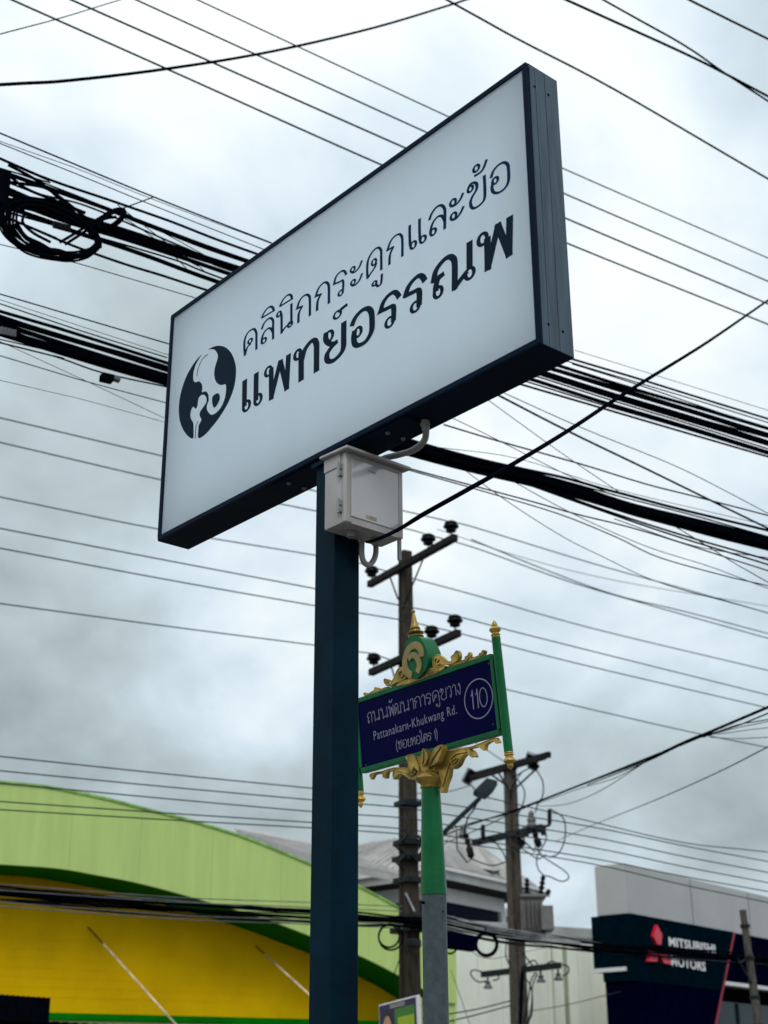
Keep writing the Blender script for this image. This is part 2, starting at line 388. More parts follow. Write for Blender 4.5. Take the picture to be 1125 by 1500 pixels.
# ---- lettering traced as strokes (crop origin, crop points), scale 5.1136
CR = 5.1136
OA, OB, OC = (340, 400), (540, 220), (440, 320)
def conv(o, p): return sface(o[0]+p[0]/CR, o[1]+p[1]/CR)
def c_(*pts): return list(pts)
ROW1 = [
 ('kho', OA, [[(92,618),(87,560),(89,505),(105,458),(133,427),(160,418),(176,445),(177,490),(177,572)], [(92,612),(105,566),(117,545),(137,528)]], [(131,508,15,17)]),
 ('lo', OA, [[(217,422),(236,375),(265,343),(288,336),(303,358),(303,400),(303,495)], [(302,440),(286,414),(264,415),(237,443),(221,485),(218,525)]], [(235,505,16,19)]),
 ('i', OA, [[(216,335),(238,290),(265,258),(287,249),(303,262),(307,280),(307,280),(216,335)]], []),
 ('no', OA, [[(364,300),(366,340),(366,452)], [(366,446),(390,410),(414,386),(438,372)], [(440,225),(440,300),(440,372)]], [(347,306,14,18),(431,382,15,19)]),
 ('i', OA, [[(352,249),(374,203),(404,168),(427,160),(440,172),(443,192),(443,192),(352,249)]], []),
 ('ko', OA, [[(578,320),(578,200),(572,170),(552,160),(522,178),(497,215),(483,264),(483,264),(520,248),(520,248),(499,290),(493,325),(492,372)]], []),
 ('ko', OA, [[(721,228),(721,110),(714,78),(694,67),(664,86),(638,124),(624,172),(624,172),(661,157),(661,157),(641,198),(634,235),(633,282)]], []),
 ('ro', OC, [[(341,420),(329,396),(311,391),(285,408),(262,440),(249,490),(249,490),(290,474),(310,462),(318,478),(317,515),(313,560)]], [(297,556,16,20)]),
 ('a', OC, [[(378,405),(405,398),(435,365),(457,312)], [(380,502),(408,495),(438,460),(460,407)]], [(388,380,15,18),(391,477,15,18)]),
 ('do', OC, [[(500,450),(497,380),(504,312),(530,258),(560,225),(585,218),(601,240),(602,290),(603,386)], [(500,445),(520,412),(548,372),(566,330)]], [(547,325,15,22)]),
 ('u', OC, [[(560,478),(566,498),(580,505),(598,488),(604,455),(606,412)]], [(551,485,14,16)]),
 ('ko', OC, [[(760,285),(760,160),(752,127),(735,116),(705,130),(672,170),(648,238),(648,238),(690,212),(690,212),(668,265),(663,300),(662,346)]], []),
 ('e', OB, [[(303,558),(303,640),(306,715)]], [(330,708,20,26)]),
 ('e', OB, [[(377,510),(377,590),(380,672)]], [(403,665,20,25)]),
 ('lo', OB, [[(450,524),(468,475),(502,428),(538,411),(562,430),(568,470),(566,590)], [(566,530),(545,492),(515,495),(480,535),(462,585),(458,625)]], [(479,610,19,24)]),
 ('a', OB, [[(612,420),(645,408),(680,370),(704,316)], [(618,522),(650,510),(684,468),(708,416)]], [(628,390,19,24),(632,492,19,24)]),
 ('kho2', OB, [[(742,285),(757,252),(788,240),(806,258),(800,298),(772,345),(758,388),(766,424),(788,432),(828,408),(860,368),(866,310),(861,184)]], [(757,288,17,22)]),
 ('tho', OB, [[(785,192),(815,176),(852,140),(880,66)]], [(802,134,19,24)]),
 ('o', OB, [[(912,208),(930,155),(965,112),(1008,90),(1038,108),(1045,165),(1042,235),(1012,288),(965,317),(931,312),(920,280),(926,240)]], [(944,226,18,23)]),
]
ROW2 = [
 ('e', OA, [[(90,798),(88,900),(87,1000)]], [(103,993,24,36)], 35),
 ('e', OA, [[(177,745),(175,850),(174,958)]], [(190,945,24,37)], 35),
 ('pho', OA, [[(289,712),(290,935),(290,935),(357,662),(357,662),(404,862),(404,862),(418,606)]], [(267,735,22,33)], 33),
 ('tho', OA, [[(513,585),(513,808)], [(516,660),(538,580),(578,520),(610,502),(628,530),(629,600),(628,740)]], [(488,610,21,33)], 36),
 ('yo', OA, [[(700,440),(696,490),(715,520),(742,530),(776,516),(776,516),(735,560),(706,610),(712,655),(752,655),(800,612),(828,560),(831,470),(832,362)]], [(722,472,24,36)], 34),
 ('mark', OA, [[(798,296),(815,268),(860,232)]], [(785,310,23,26)], 26),
 ('o', OA, [[(892,398),(918,335),(965,282),(1010,264),(1038,290),(1045,355),(1040,435),(1000,508),(945,540),(916,528),(908,480),(915,425)]], [(938,440,20,32)], 33),
 ('ro', OC, [[(737,590),(718,560),(692,551),(650,580),(615,630),(595,695),(595,695),(645,672),(684,655),(695,680),(692,770)]], [(664,775,26,34)], 33),
 ('ro', OC, [[(930,468),(910,435),(882,428),(840,462),(803,515),(783,578),(783,578),(838,552),(876,535),(888,562),(885,655)]], [(857,660,26,34)], 35),
 ('no', OB, [[(497,1060),(500,1010),(515,965),(548,930),(548,930),(482,975),(482,975),(500,900),(545,835),(590,799),(625,805),(640,850),(640,1030),(640,1030),(690,962),(735,905)], [(752,680),(752,770),(752,880)]], [(517,1062,27,37),(752,920,28,38)], 40),
 ('pho', OB, [[(884,650),(889,882),(889,882),(964,562),(964,562),(1048,778),(1048,778),(1053,492)]], [(850,665,28,40)], 42),
]
GLY = {}
def strokes(row, bold):
    b = MB(); zi = 0
    for ent in row:
        key, o, sts, loops = ent[:4]
        wpx = ent[4] if bold else (17.5 if o != OB else 21)
        sc = sface(o[0]+60, o[1]+60); su = (sface(o[0]+61, o[1]+60)-sc).x; sv = abs((sface(o[0]+60, o[1]+61)-sc).y)
        wu = wpx/CR*su; wv = wpx/CR*sv*(.80 if bold else .74)
        store = []
        for st in sts:
            P = [conv(o, p) for p in st]
            # doubled points must stay doubled after conversion
            pts = path2(P, 6); store.append(pts)
            for sg in split_acute(pts, wv*.45):
                vs, fs = ribbon2(sg, wu*(1.06 if bold else 1), wv*(1.06 if bold else 1))
                w = -.0005 - .00025*(zi % 6); zi += 1
                b.add([SP(v.x, v.y, .004+w) for v in vs], fs)
        lst = []
        for (x, y, rx, ry) in loops:
            c = conv(o, (x, y)); a = rx/CR*su; d = math.sqrt(max(ry*ry-(.45*rx)**2, 20))/CR*sv
            k = .62 if bold else .9
            pts = ellipse2(c, a, d, 22); vs, fs = ribbon2(pts, wu*k, wv*k, True)
            w = -.0005 - .00025*(zi % 6); zi += 1
            b.add([SP(v.x, v.y, .004+w) for v in vs], fs); lst.append((c, a, d))
        if not bold and key not in GLY: GLY[key] = (store, lst)
    return b
strokes(ROW1, False).build('lettering', 'print_blue', clinic, label='upper line of thin Thai lettering')
strokes(ROW2, True).build('lettering', 'print_navy', clinic, label='lower line of bold Thai lettering')
# ---- logo
def lg(p): return sface(250+p[0]/8.827, 490+p[1]/8.827)
oval = [(480,190),(560,150),(640,143),(720,175),(790,260),(830,380),(838,480),(825,620),(790,750),(740,870),(680,980),(600,1100),(520,1200),(440,1290),(350,1338),(282,1340),(210,1305),(150,1220),(110,1110),(97,980),(105,850),(140,690),(195,540),(260,420),(330,320),(395,255)]
pelvis_unused = [(470,196),(540,185),(580,215),(602,270),(592,335),(565,420),(555,510),(570,590),(600,632),(648,652),(690,640),(706,650),(708,720),(692,820),(650,925),(590,1000),(530,1035),(490,1015),(460,960),(465,900),(485,850),(480,780),(460,742),(430,732),(398,742),(403,680),(390,630),(355,602),(310,615),(285,580),(290,480),(320,380),(360,310),(398,252),(390,215),(430,180)]
hole = [(530,830),(545,790),(595,758),(625,775),(630,830),(600,900),(560,945),(535,900)]
femur_unused = [(400,775),(440,790),(457,830),(450,880),(410,940),(372,1000),(368,1050),(390,1100),(360,1160),(352,1200),(350,1345),(282,1345),(288,1200),(285,1140),(250,1070),(255,980),(285,932),(318,958),(340,910),(355,820)]
def smooth_poly(P, sub=3):
    k = len(P); out = []
    for i in range(k):
        p0, p1, p2, p3 = (Vector(P[(i+j-1) % k]) for j in range(4))
        for q in range(sub):
            t = q/sub; out.append(.5*((2*p1)+(p2-p0)*t+(2*p0-5*p1+4*p2-p3)*t*t+(3*p1-p0-3*p2+p3)*t**3))
    return out
def lpoly(P, w, name_m, lab=None, sub=3):
    b = MB(); b.flat([SP(q.x, q.y, .004-w) for q in (lg(p) for p in smooth_poly(P, sub))]); return b
io = oval.index((350,1338))
fem = [(352,1200),(360,1160),(390,1100),(368,1050),(372,1000),(410,940),(450,880),(457,830),(440,790),(400,775),(355,820),(340,910),(318,958),(285,932),(255,980),(250,1070),(285,1140),(288,1200)]
pel = [(360,310),(320,380),(290,480),(285,580),(310,615),(355,602),(390,630),(403,680),(398,742),(430,732),(460,742),(480,780),(485,850),(465,900),(460,960),(490,1015),(530,1035),(590,1000),(650,925),(692,820),(708,720),(706,650),(690,640),(648,652),(600,632),(570,590),(555,510),(565,420),(592,335),(602,270),(580,215),(540,187)]
dark = oval[:io+1] + fem + oval[io+1:] + pel
lo = lpoly(dark, .0008, 0).build('logo', 'print_navy', clinic, label='dark egg shaped logo with a hip bone drawing')
b = lpoly(hole, .0020, 0)
for st in ([(480,250),(410,310),(352,430),(330,540)], [(352,1120),(322,1190),(312,1342)]):
    vs, fs = ribbon2(path2([lg(p) for p in st]), .0055, .0045); b.add([SP(v.x, v.y, .002) for v in vs], fs)
b.build('bone_lines', 'print_navy', lo)

# ================================================================= ELECTRICAL BOX on the post
bx0 = post_o + S1*PW                                    # box back plane = right-hand face of the post
BW, BD, BH = .297, .138, .30
bc = S2*(PW/2)                                          # centre along S2
def boxcorner(px, py): return onplane(px, py, post_o + S1*(PW+.003), S1)
q = boxcorner(474.5, 777.5); zb = q.z; s0 = (q - bx0).dot(S2)
def BP(a, w, z): return Vector((bx0.x, bx0.y, zb)) + S1*(.003+a) + S2*(s0+w) + ZV*z
q2 = boxcorner(471.5, 676); BH = q2.z - zb + .004
ebox = thing('electrical_box', BP(BD/2, BW/2, 0), 'grey plastic electrical box with a hooded lid bolted to the teal sign post', 'electrical box')
b = MB(); b.box(BP(0, 0, 0), S1*(BD-.028), S2*BW, ZV*BH); b.build('body', 'plastic_box', ebox, smooth=True, bevel=.008)
b = MB(); b.box(BP(BD-.027, -.003, -.003), S1*.027, S2*(BW+.006), ZV*(BH+.004)); door = b.build('door', 'plastic_box', ebox, smooth=True, bevel=.010, segs=3)
b = MB(); b.box(BP(BD-.001, .026, .026), S1*.004, S2*(BW-.052), ZV*(BH-.052)); b.build('door_panel', 'plastic_door', door, bevel=.0015, segs=1)
b = MB()
for (w0, z0, dw, dz) in ((.022, .022, BW-.044, .0025), (.022, BH-.024, BW-.044, .0025), (.022, .022, .0025, BH-.044), (BW-.0245, .022, .0025, BH-.044)):
    b.box(BP(BD-.0008, w0, z0), S1*.0016, S2*dw, ZV*dz)
b.build('door_groove', 'plastic_dirt', door)
b = MB(); b.box(BP(BD+.0032, .10, .035), S1*.0006, S2*.055, ZV*.016)
b.box(BP(BD+.0032, .11, BH-.062), S1*.0006, S2*.04, ZV*.008); b.build('dirt_mark', 'plastic_dirt', door)
b = MB(); b.hull8([BP(-.01, -.022, BH+.006), BP(BD+.03, -.022, BH-.004), BP(BD+.03, BW+.022, BH-.004), BP(-.01, BW+.022, BH+.006),
                   BP(-.01, -.022, BH+.018), BP(BD+.03, -.022, BH+.010), BP(BD+.03, BW+.022, BH+.010), BP(-.01, BW+.022, BH+.018)])
b.build('hood', 'plastic_box', ebox, bevel=.003, segs=1)
b = MB(); b.box(BP(.0, -.004, BH-.055), S1*(BD-.035), S2*.004, ZV*.058); b.build('hood_side', 'plastic_box', ebox, bevel=.001, segs=1)
for z in (BH*.17+.01, BH*.72):
    b = MB()
    b.cbox(BP(BD-.031, -.008, z+.022), S1*.02, S2*.012, ZV*.022); b.cbox(BP(BD-.031, -.008, z-.006), S1*.02, S2*.012, ZV*.022)
    b.tube([BP(BD-.030, -.015, z-.022), BP(BD-.030, -.015, z+.040)], .0055, 8); h = b.build('hinge', 'plastic_conduit', ebox, smooth=True)
    for dz in (-.004, .03): MB().lathe(BP(BD-.031, -.0135, z+dz), -S2, [(.003, -.001), (.003, .001), (.001, .0015)], 8).build('screw', 'screw_metal', h)
b = MB(); b.box(BP(BD*.62, BW+.012, -.075), S1*.01, S2*.016, ZV*(BH+.05)); b.build('latch_rail', 'plastic_conduit', ebox, bevel=.002)
b = MB(); b.box(BP(BD-.004, .03, -.006), S1*.008, S2*(BW-.06), ZV*.008); b.build('door_lip', 'plastic_box', ebox, bevel=.002)
for w in (.085, .215):
    b = MB(); b.lathe(BP(.065, w, 0), -ZV, [(.021, 0), (.021, .012), (.017, .014), (.017, .026)], 12); b.build('cable_gland', 'plastic_conduit', ebox, smooth=True)
# conduit from the cabinet underside down behind the box
p0 = onplane(623, 612, SP(0, 0, .12), ZV) if False else None
cu = onplane(622, 618, SP(0, -.004, 0), ZV)
def onS1(px, py, a): return onplane(px, py, Vector((bx0.x, bx0.y, 0)) + S1*a, S1)
cp = [cu, onS1(624, 632, (cu-bx0).dot(S1)-.005), onS1(621, 646, (cu-bx0).dot(S1)*.8), onS1(606, 659, (cu-bx0).dot(S1)*.55), onS1(585, 666, (cu-bx0).dot(S1)*.3), onS1(560, 673, .05), onS1(553, 690, .03)]
cond = thing('conduit', cp[-1], 'grey flexible conduit bending from the sign underside down to the electrical box', 'conduit')
MB().tube(catmull(cp, 8), .0135, 12).build('pipe', 'plastic_conduit', cond, smooth=True)
MB().lathe(cu + ZV*.004, (cp[1]-cp[0]).normalized(), [(.02, -.004), (.02, .018), (.016, .021), (.016, .035)], 12).build('coupling', 'plastic_conduit', cond, smooth=True)
# conduit loop below the box
g1, g2 = BP(.065, .085, -.02), BP(.065, .215, -.02)
mm = (g1+g2)/2
lp = [g1, g1-ZV*.035, g1*.75+mm*.25-ZV*.075, mm-ZV*.092, g2*.75+mm*.25-ZV*.075, g2-ZV*.035, g2]
lp = [BP(.02, .15, -.0), BP(.02, .15, -.05), BP(.024, .165, -.085), BP(.035, .195, -.105), BP(.05, .228, -.085), BP(.058, .24, -.045), BP(.06, .24, 0)]
def qq(px, py, a=.035): return onS1(px, py, a)
lp = [qq(530, 793), qq(530, 812), qq(533, 823), qq(540, 827.5), qq(547, 821), qq(550.5, 810), qq(550.5, 795)]
lo2 = thing('conduit_loop', lp[3], 'grey conduit hanging in a U loop below the electrical box', 'conduit')
MB().tube(catmull(lp, 8), .0115, 12).build('pipe', 'plastic_conduit', lo2, smooth=True)
# ================================================================= STREET NAME SIGN
BA, BT, BR = R_(-48.7), R_(4.845), R_(-1.068)
Mz = Matrix.Rotation(BA, 3, 'Z'); Mx = Matrix.Rotation(BT, 3, 'X'); My = Matrix.Rotation(BR, 3, 'Y')
BM = Mz @ Mx @ My
BU, BN, BV = BM.col[0].copy(), BM.col[1].copy(), BM.col[2].copy()      # right, away, up
r_ = ray(632, 1045); BO = CAM + r_*(6.9/r_.y) + Vector((-.032, 0, -.013))
BWd, BHt = .978, .338
def DP(u, v, w=0): return BO + BU*u + BV*v - BN*w                      # w > 0 towards the viewer
def dface(px, py, w=0.0):
    p = onplane(px, py, BO - BN*w, BN) - BO; return Vector((p.dot(BU), p.dot(BV)))
capb = atY(631, 1153, BO.y); 
pole_p = Vector((capb.x, capb.y, .14))
street = thing('street_name_sign', pole_p, 'blue and green Thai street name sign with gold ornaments numbered 110 on a round pole', 'street sign')
b = MB(); b.box(DP(-BWd/2, -BHt/2, -.008), BU*BWd, BN*-.016, BV*BHt); board = b.build('name_board', 'sign_blue', street)
rt = .026
for z_ in (BHt/2, -BHt/2-rt): MB().box(DP(-BWd/2-.01, z_, .014), BU*(BWd+.02), BN*.036, BV*rt).build('frame_rail', 'green_paint', street, bevel=.003)
for x_ in (-BWd/2-.02, BWd/2): MB().box(DP(x_, -BHt/2, .014), BU*.02, BN*.036, BV*BHt).build('frame_stile', 'green_paint', street, bevel=.003)
def finial(o, ax, s, name='finial'):
    MB().lathe(o, ax, [(.020*s, 0), (.022*s, .004*s), (.019*s, .008*s), (.024*s, .014*s), (.017*s, .02*s), (.017*s, .024*s), (.027*s, .034*s), (.029*s, .042*s), (.022*s, .051*s), (.013*s, .055*s), (.015*s, .062*s), (.012*s, .072*s), (.003*s, .084*s)], 18).build(name, 'gold_paint', street, smooth=True)
for sx, top in ((1, .155), (-1, .155)):
    uu = sx*(BWd/2+.045)
    a = DP(uu, -BHt/2-.112, 0); c = DP(uu, BHt/2+top*.62, 0)
    MB().tube([a, c], .0215, 16).build('side_post', 'green_paint', street, smooth=True)
    finial(c, BV, 1.0); finial(a, -BV, 1.0)
for (px, py) in ((526, 1028), (722.5, 1061), (536, 1121), (716, 972)):
    p = dface(px, py, .008); MB().lathe(DP(p.x, p.y, .008), -BN, [(.004, -.001), (.003, .002)], 8).build('screw', 'screw_metal', street)
# --- street lettering from the same looped stroke shapes
def norm_glyph(key):
    st, lp = GLY[key]; allp = [p for s_ in st for p in s_]
    return st, lp
kb = GLY['ko']; ys = [p.y for s_ in kb[0] for p in s_]; KH = max(ys)-min(ys)
# base line of the traced row in sign coordinates
def G(key, dy=0, ref='ko'):
    st, lp = GLY[key]
    x0 = min([p.x for s_ in st for p in s_] + [c.x-a for c, a, d in lp]); return [[Vector(((p.x-x0)/KH, (p.y-BASE[key])/KH)) for p in s_] for s_ in st], [(Vector(((c.x-x0)/KH, (c.y-BASE[key])/KH)), a/KH, d/KH) for c, a, d in lp]
BL = {}
for e in ROW1:
    pass
kbase = {}
def baseline_of(key):
    st, lp = GLY[key]; return min([p.y for s_ in st for p in s_] + [c.y-d for c, a, d in lp])
BASE = {k: baseline_of(k) for k in GLY}
BASE['i'] = BASE['i'] - 1.18*KH; BASE['u'] = BASE['u'] + .48*KH; BASE['tho'] = BASE['tho'] - 1.15*KH
def HG(sts, loops): return [path2([Vector(p) for p in s_], 5) for s_ in sts], [(Vector(l[:2]), l[2], l[3]) for l in loops]
HAND = {
 'tho_t': HG([[(.62,0),(.62,.7),(.55,.93),(.36,1),(.15,.88),(.03,.62),(.03,.62),(.22,.55),(.22,.55),(.13,.36),(.12,.14)]], [(.2,.13,.08,.1)]),
 'mai': HG([[(-.16,1.30),(.0,1.26),(.14,1.36),(.2,1.52)]], [(-.12,1.38,.08,.09)]),
 'pho': HG([[(.16,.9),(.16,0),(.16,0),(.38,.82),(.38,.82),(.60,0),(.60,0),(.62,1)]], [(.08,.88,.08,.1)]),
 'tho_f': HG([[(.04,0),(.03,.6),(.12,.92),(.3,1),(.46,.85),(.48,.2)], [(.04,.04),(.2,.3),(.28,.5)], [(.5,.25),(.66,.1),(.84,.18)], [(.84,1),(.84,0)]], [(.22,.56,.08,.1),(.5,.12,.08,.1)]),
 'aa': HG([[(.03,.78),(.12,.94),(.26,1),(.38,.9),(.42,.68),(.42,0)]], []),
 'wo': HG([[(.03,.78),(.15,.96),(.32,1),(.46,.82),(.48,.55),(.47,.15)]], [(.38,.12,.08,.1)]),
 'ngo': HG([[(.36,.85),(.38,.5),(.32,.06),(.22,.06),(.02,.45)]], [(.27,.88,.08,.1)]),
 'so': HG([[(.06,.82),(.14,.98),(.28,.92),(.22,.62),(.14,.3),(.2,.06),(.45,.04),(.58,.3),(.58,.8),(.58,.8),(.46,.9),(.46,.9),(.7,1.14)]], [(.1,.82,.07,.09)]),
 'ho': HG([[(.16,.88),(.16,0)], [(.16,.3),(.36,.62),(.58,.80)], [(.46,.66),(.6,.5),(.62,0)]], [(.08,.88,.08,.1),(.56,.9,.08,.1)]),
 'ai': HG([[(.16,.12),(.16,1.2),(.1,1.34),(-.02,1.36),(-.08,1.5),(.04,1.62),(.2,1.56)]], [(.24,.12,.08,.1)]),
 'to': HG([[(.03,0),(.03,.6),(.1,.9),(.22,1),(.33,.86),(.33,.86),(.44,1),(.58,.88),(.62,.6),(.62,0)], [(.04,.04),(.2,.3),(.28,.46)]], [(.26,.55,.08,.1)]),
 'yo': HG([[(.1,.88),(.04,.72),(.12,.58),(.26,.58),(.26,.58),(.12,.5),(.06,.3),(.14,.06),(.34,0),(.56,.1),(.6,.4),(.6,1)]], [(.14,.86,.08,.1)]),
 'one': HG([[(.0,.78),(.1,.88),(.16,1.08),(.16,1.08),(.16,0)]], []),
 'zero': HG([], [(.24,.54,.22,.54)]),
 'lpar': HG([[(.2,1.3),(.04,.9),(.0,.5),(.04,.1),(.2,-.3)]], []),
 'rpar': HG([[(.0,1.3),(.16,.9),(.2,.5),(.16,.1),(.0,-.3)]], []),
}
def gl(key): return HAND[key] if key in HAND else G(key)
def gw(key):
    st, lp = gl(key); return max([p.x for s_ in st for p in s_] + [c.x+a for c, a, d in lp] + [.01])
ZI = [0]
def typeset(b, seq, a, c, h, wt, frame, w0, gap=.16, sx=1.0):
    # a, c: local start and end of the base line; h: letter height
    adv = 0; pos = []
    for k in seq:
        if k == ' ': adv += .35; continue
        if k in ('i', 'mai', 'u', 'tho'):
            back = pos[-1][1] + (gw(pos[-1][0])*.55 if k != 'u' else gw(pos[-1][0])-.45)
            pos.append((k, back, True)); continue
        pos.append((k, adv, False)); adv += gw(k) + gap
    last = adv - gap; kx = (c-a).length/last; d = (c-a).normalized(); n = Vector((-d.y, d.x))
    for k, x, dia in pos:
        st, lp = gl(k)
        def T(p): return a + d*((x+p.x)*kx) + n*(p.y*h)
        for s_ in st:
            for sg in split_acute([T(p) for p in s_], wt*.3):
                vs, fs = ribbon2(sg, wt, wt*.8); ZI[0] += 1
                b.add([frame(v.x, v.y, w0 + .00022*(ZI[0] % 6)) for v in vs], fs)
        for (cc, ra, rb) in lp:
            ce = T(cc); rb_ = rb*h; ra_ = max(ra*kx, rb_*.55); vs, fs = ribbon2(ellipse2(ce, ra_, rb_, 16), wt*.85, wt*.7, True); ZI[0] += 1
            b.add([frame(v.x, v.y, w0 + .00022*(ZI[0] % 6)) for v in vs], fs)
W0 = .0088
b = MB()
a1, a2 = dface(540.5, 1060.5), dface(677, 1017); h1 = (dface(541, 1045.5)-dface(541, 1061.5)).length
typeset(b, ['tho_t','no','no','pho','mai','tho_f','no','aa','ko','aa','ro','kho','u','kho2','wo','aa','ngo'], a1, a2, h1, .0041, DP, W0)
b.build('lettering', 'sign_print', board, label='white Thai street name line')
b = MB(); a1, a2 = dface(583, 1098.8), dface(643, 1081.5); h1 = (dface(590, 1086)-dface(590, 1097.5)).length
typeset(b, ['lpar','so','o','yo','ho','o','ai','to','ro',' ','one','rpar'], a1, a2, h1, .0038, DP, W0)
b.build('lettering', 'sign_print', board, label='white Thai lane name in brackets')
b = MB(); cc = dface(702.8, 1023.6); rr = ((dface(702.8, 994.5)-dface(702.8, 1052.5)).length)/2
vs, fs = ribbon2(ellipse2(cc, rr, rr, 48), .006, .006, True); b.add([DP(v.x, v.y, W0) for v in vs], fs)
a1, a2 = dface(693.5, 1040), dface(714.5, 1034.5); h1 = (dface(703, 1009)-dface(703, 1037)).length*.93
typeset(b, ['one','one','zero'], a1, a2, h1, .0062, DP, W0, gap=.30)
b.build('lettering', 'sign_print', board, label='house number 110 in a ring')
# Latin line, stock font, narrowed, with little slab serifs left to the font weight
cu_ = bpy.data.curves.new('latin', 'FONT'); cu_.body = 'Pattanakarn-Khukwang Rd.'; cu_.resolution_u = 3; cu_.space_character = 1.12; cu_.offset = -.004
to = bpy.data.objects.new('latin', cu_); COL.objects.link(to); bpy.context.view_layer.update()
tm = bpy.data.meshes.new_from_object(to.evaluated_get(bpy.context.evaluated_depsgraph_get())); COL.objects.unlink(to); bpy.data.objects.remove(to)
xs = [v.co.x for v in tm.vertices]; x0, x1 = min(xs), max(xs)
a1, a2 = dface(549.8, 1084.5), dface(671.5, 1045.5); h1 = (dface(552, 1071)-dface(552, 1084.5)).length
d = (a2-a1); n = Vector((-d.y, d.x)).normalized(); b = MB()
b.add([DP(*(a1 + d*((v.co.x-x0)/(x1-x0)) + n*(v.co.y/.70*h1)), W0) for v in tm.vertices], [tuple(p.vertices) for p in tm.polygons])
b.build('lettering', 'sign_print', board, label='white Latin street name line')
# --- gold ornaments, traced outlines in board coordinates, real thickness
def orn(org, sc, pts, w0, th, name, m='gold_paint', parent=None, sub=2, bev=.0025, lab=None, ridge=None):
    P = smooth_poly([dface(org[0]+p[0]/sc, org[1]+p[1]/sc, w0) for p in pts], sub)
    b = MB(); b.prism([DP(p.x, p.y, w0) for p in P], BN*th)
    cen = sum((DP(p.x, p.y, w0) for p in P), Vector())/len(P)
    rim = [DP(p.x, p.y, w0) for p in P]; rim = [q_ + (cen-q_).normalized()*.003 for q_ in rim]
    if m == 'gold_paint' and th < .035: b.tube(rim + rim[:1], .0026, 5, cap=False)
    if ridge:
        gp = [dface(org[0]+p[0]/sc+1.1, org[1]+p[1]/sc+.8, w0) for p in ridge]
        MB().tube(catmull([DP(p.x, p.y, w0+.0008) for p in gp], 5), .0024, 5).build('groove_shade_dirt', 'gold_shade_dirt', street, smooth=True)  # raised dark tube: groove shade and dirt put in as colour beside the ridge
        rp = [dface(org[0]+p[0]/sc, org[1]+p[1]/sc, w0) for p in ridge]
        b.tube(catmull([DP(p.x, p.y, w0+.001) for p in rp], 5), .0042, 8)
    return b.build(name, m, parent or street, smooth=True, bevel=0, label=lab)
o8, o7 = (590, 930), (520, 880)
orn(o8, 6.618, [(300,205),(340,190),(380,215),(420,255),(465,262),(482,240),(470,215),(500,185),(522,150),(541,175),(545,215),(530,250),(490,278),(430,295),(380,290),(350,310),(300,322),(286,290),(290,240)], .012, .022, 'gold_scroll', ridge=[(330,265),(345,250),(340,232),(318,232),(308,262),(325,290),(360,282)])
orn(o8, 6.618, [(0,478),(40,440),(120,415),(230,365),(250,325),(300,330),(400,298),(405,322),(330,370),(200,420),(0,495)], .016, .034, 'gold_base')
orn(o8, 6.618, [(440,308),(500,275),(600,240),(640,215),(700,215),(740,200),(790,188),(780,215),(640,255),(520,290)], .008, .016, 'gold_strip')
for pts in ([(600,215),(625,200),(645,165),(656,190),(650,215),(620,250),(602,262)], [(735,185),(760,170),(775,145),(796,155),(790,185),(765,205),(740,212)]):
    orn(o8, 6.618, pts, .01, .016, 'gold_leaf')
orn(o7, 9.375, [(660,910),(612,920),(580,950),(545,1040),(500,1130),(460,1150),(430,1130),(440,1105),(470,1120),(475,1090),(440,1083),(400,1072),(393,1110),(420,1160),(470,1178),(530,1150),(580,1120),(640,1100),(700,1060),(690,960)], .012, .022, 'gold_scroll', ridge=[(640,1000),(665,1015),(655,1045),(620,1045),(605,1000),(635,960)])
orn(o7, 9.375, [(150,1310),(200,1268),(262,1228),(265,1188),(300,1188),(342,1205),(340,1225),(420,1190),(480,1185),(420,1228),(250,1292),(150,1328)], .008, .016, 'gold_strip')
orn(o7, 9.375, [(115,1265),(150,1262),(162,1300),(150,1322),(125,1300)], .01, .016, 'gold_leaf')
orn(o7, 9.375, [(575,1175),(600,1130),(700,1085),(860,1055),(930,1008),(1000,930),(1125,925),(1125,1000),(1000,1042),(860,1095)], .018, .036, 'gold_base')
# emblem
eb = orn(o7, 9.375, [(762,492),(830,484),(880,495),(930,560),(985,680),(1005,800),(985,910),(935,990),(860,1062),(790,1070),(720,1030),(680,960),(660,850),(672,720),(700,600),(722,535)], .032, .095, 'emblem', 'green_paint')
def estroke(pts, wd, w):
    P = path2([dface(o7[0]+p[0]/9.375, o7[1]+p[1]/9.375, .032) for p in pts], 6); vs, fs = ribbon2(P, wd, wd)
    k = len(P); b = MB(); tp = [DP(v.x, v.y, .032+w) for v in vs]; bt = [DP(v.x, v.y, .030) for v in vs]; nn = len(vs)
    side = [(i, i+1, nn+i+1, nn+i) for i in range(k-1)] + [(k+i, k+i+1, nn+k+i+1, nn+k+i) for i in range(k-1)] + [(0, k, nn+k, nn), (k-1, 2*k-1, nn+2*k-1, nn+k-1)]
    b.add(tp+bt, fs + side); b.build('emblem_relief', 'gold_flat', eb)
estroke([(918,770),(912,690),(875,625),(825,610),(760,650),(712,740),(692,850),(712,950),(750,1010),(788,1022)], .036, .006)
estroke([(745,800),(790,752),(840,760),(882,820),(895,890),(882,950),(868,985)], .030, .0085)
# spire above the emblem
s0_ = dface(520+836/9.375, 880+497/9.375, -.02); s1_ = dface(520+798/9.375, 880+125/9.375, -.02)
ax = (DP(s1_.x, s1_.y, -.02)-DP(s0_.x, s0_.y, -.02)); Ls = ax.length
MB().lathe(DP(s0_.x, s0_.y, -.02), ax, [(r*.9, h*Ls) for r, h in ((.046,0),(.043,.05),(.036,.08),(.048,.12),(.050,.15),(.034,.18),(.030,.24),(.032,.27),(.027,.29),(.030,.32),(.024,.36),(.017,.55),(.010,.78),(.006,.88),(.0115,.91),(.0115,.96),(.004,1))], 20).build('spire', 'gold_paint', street, smooth=True)
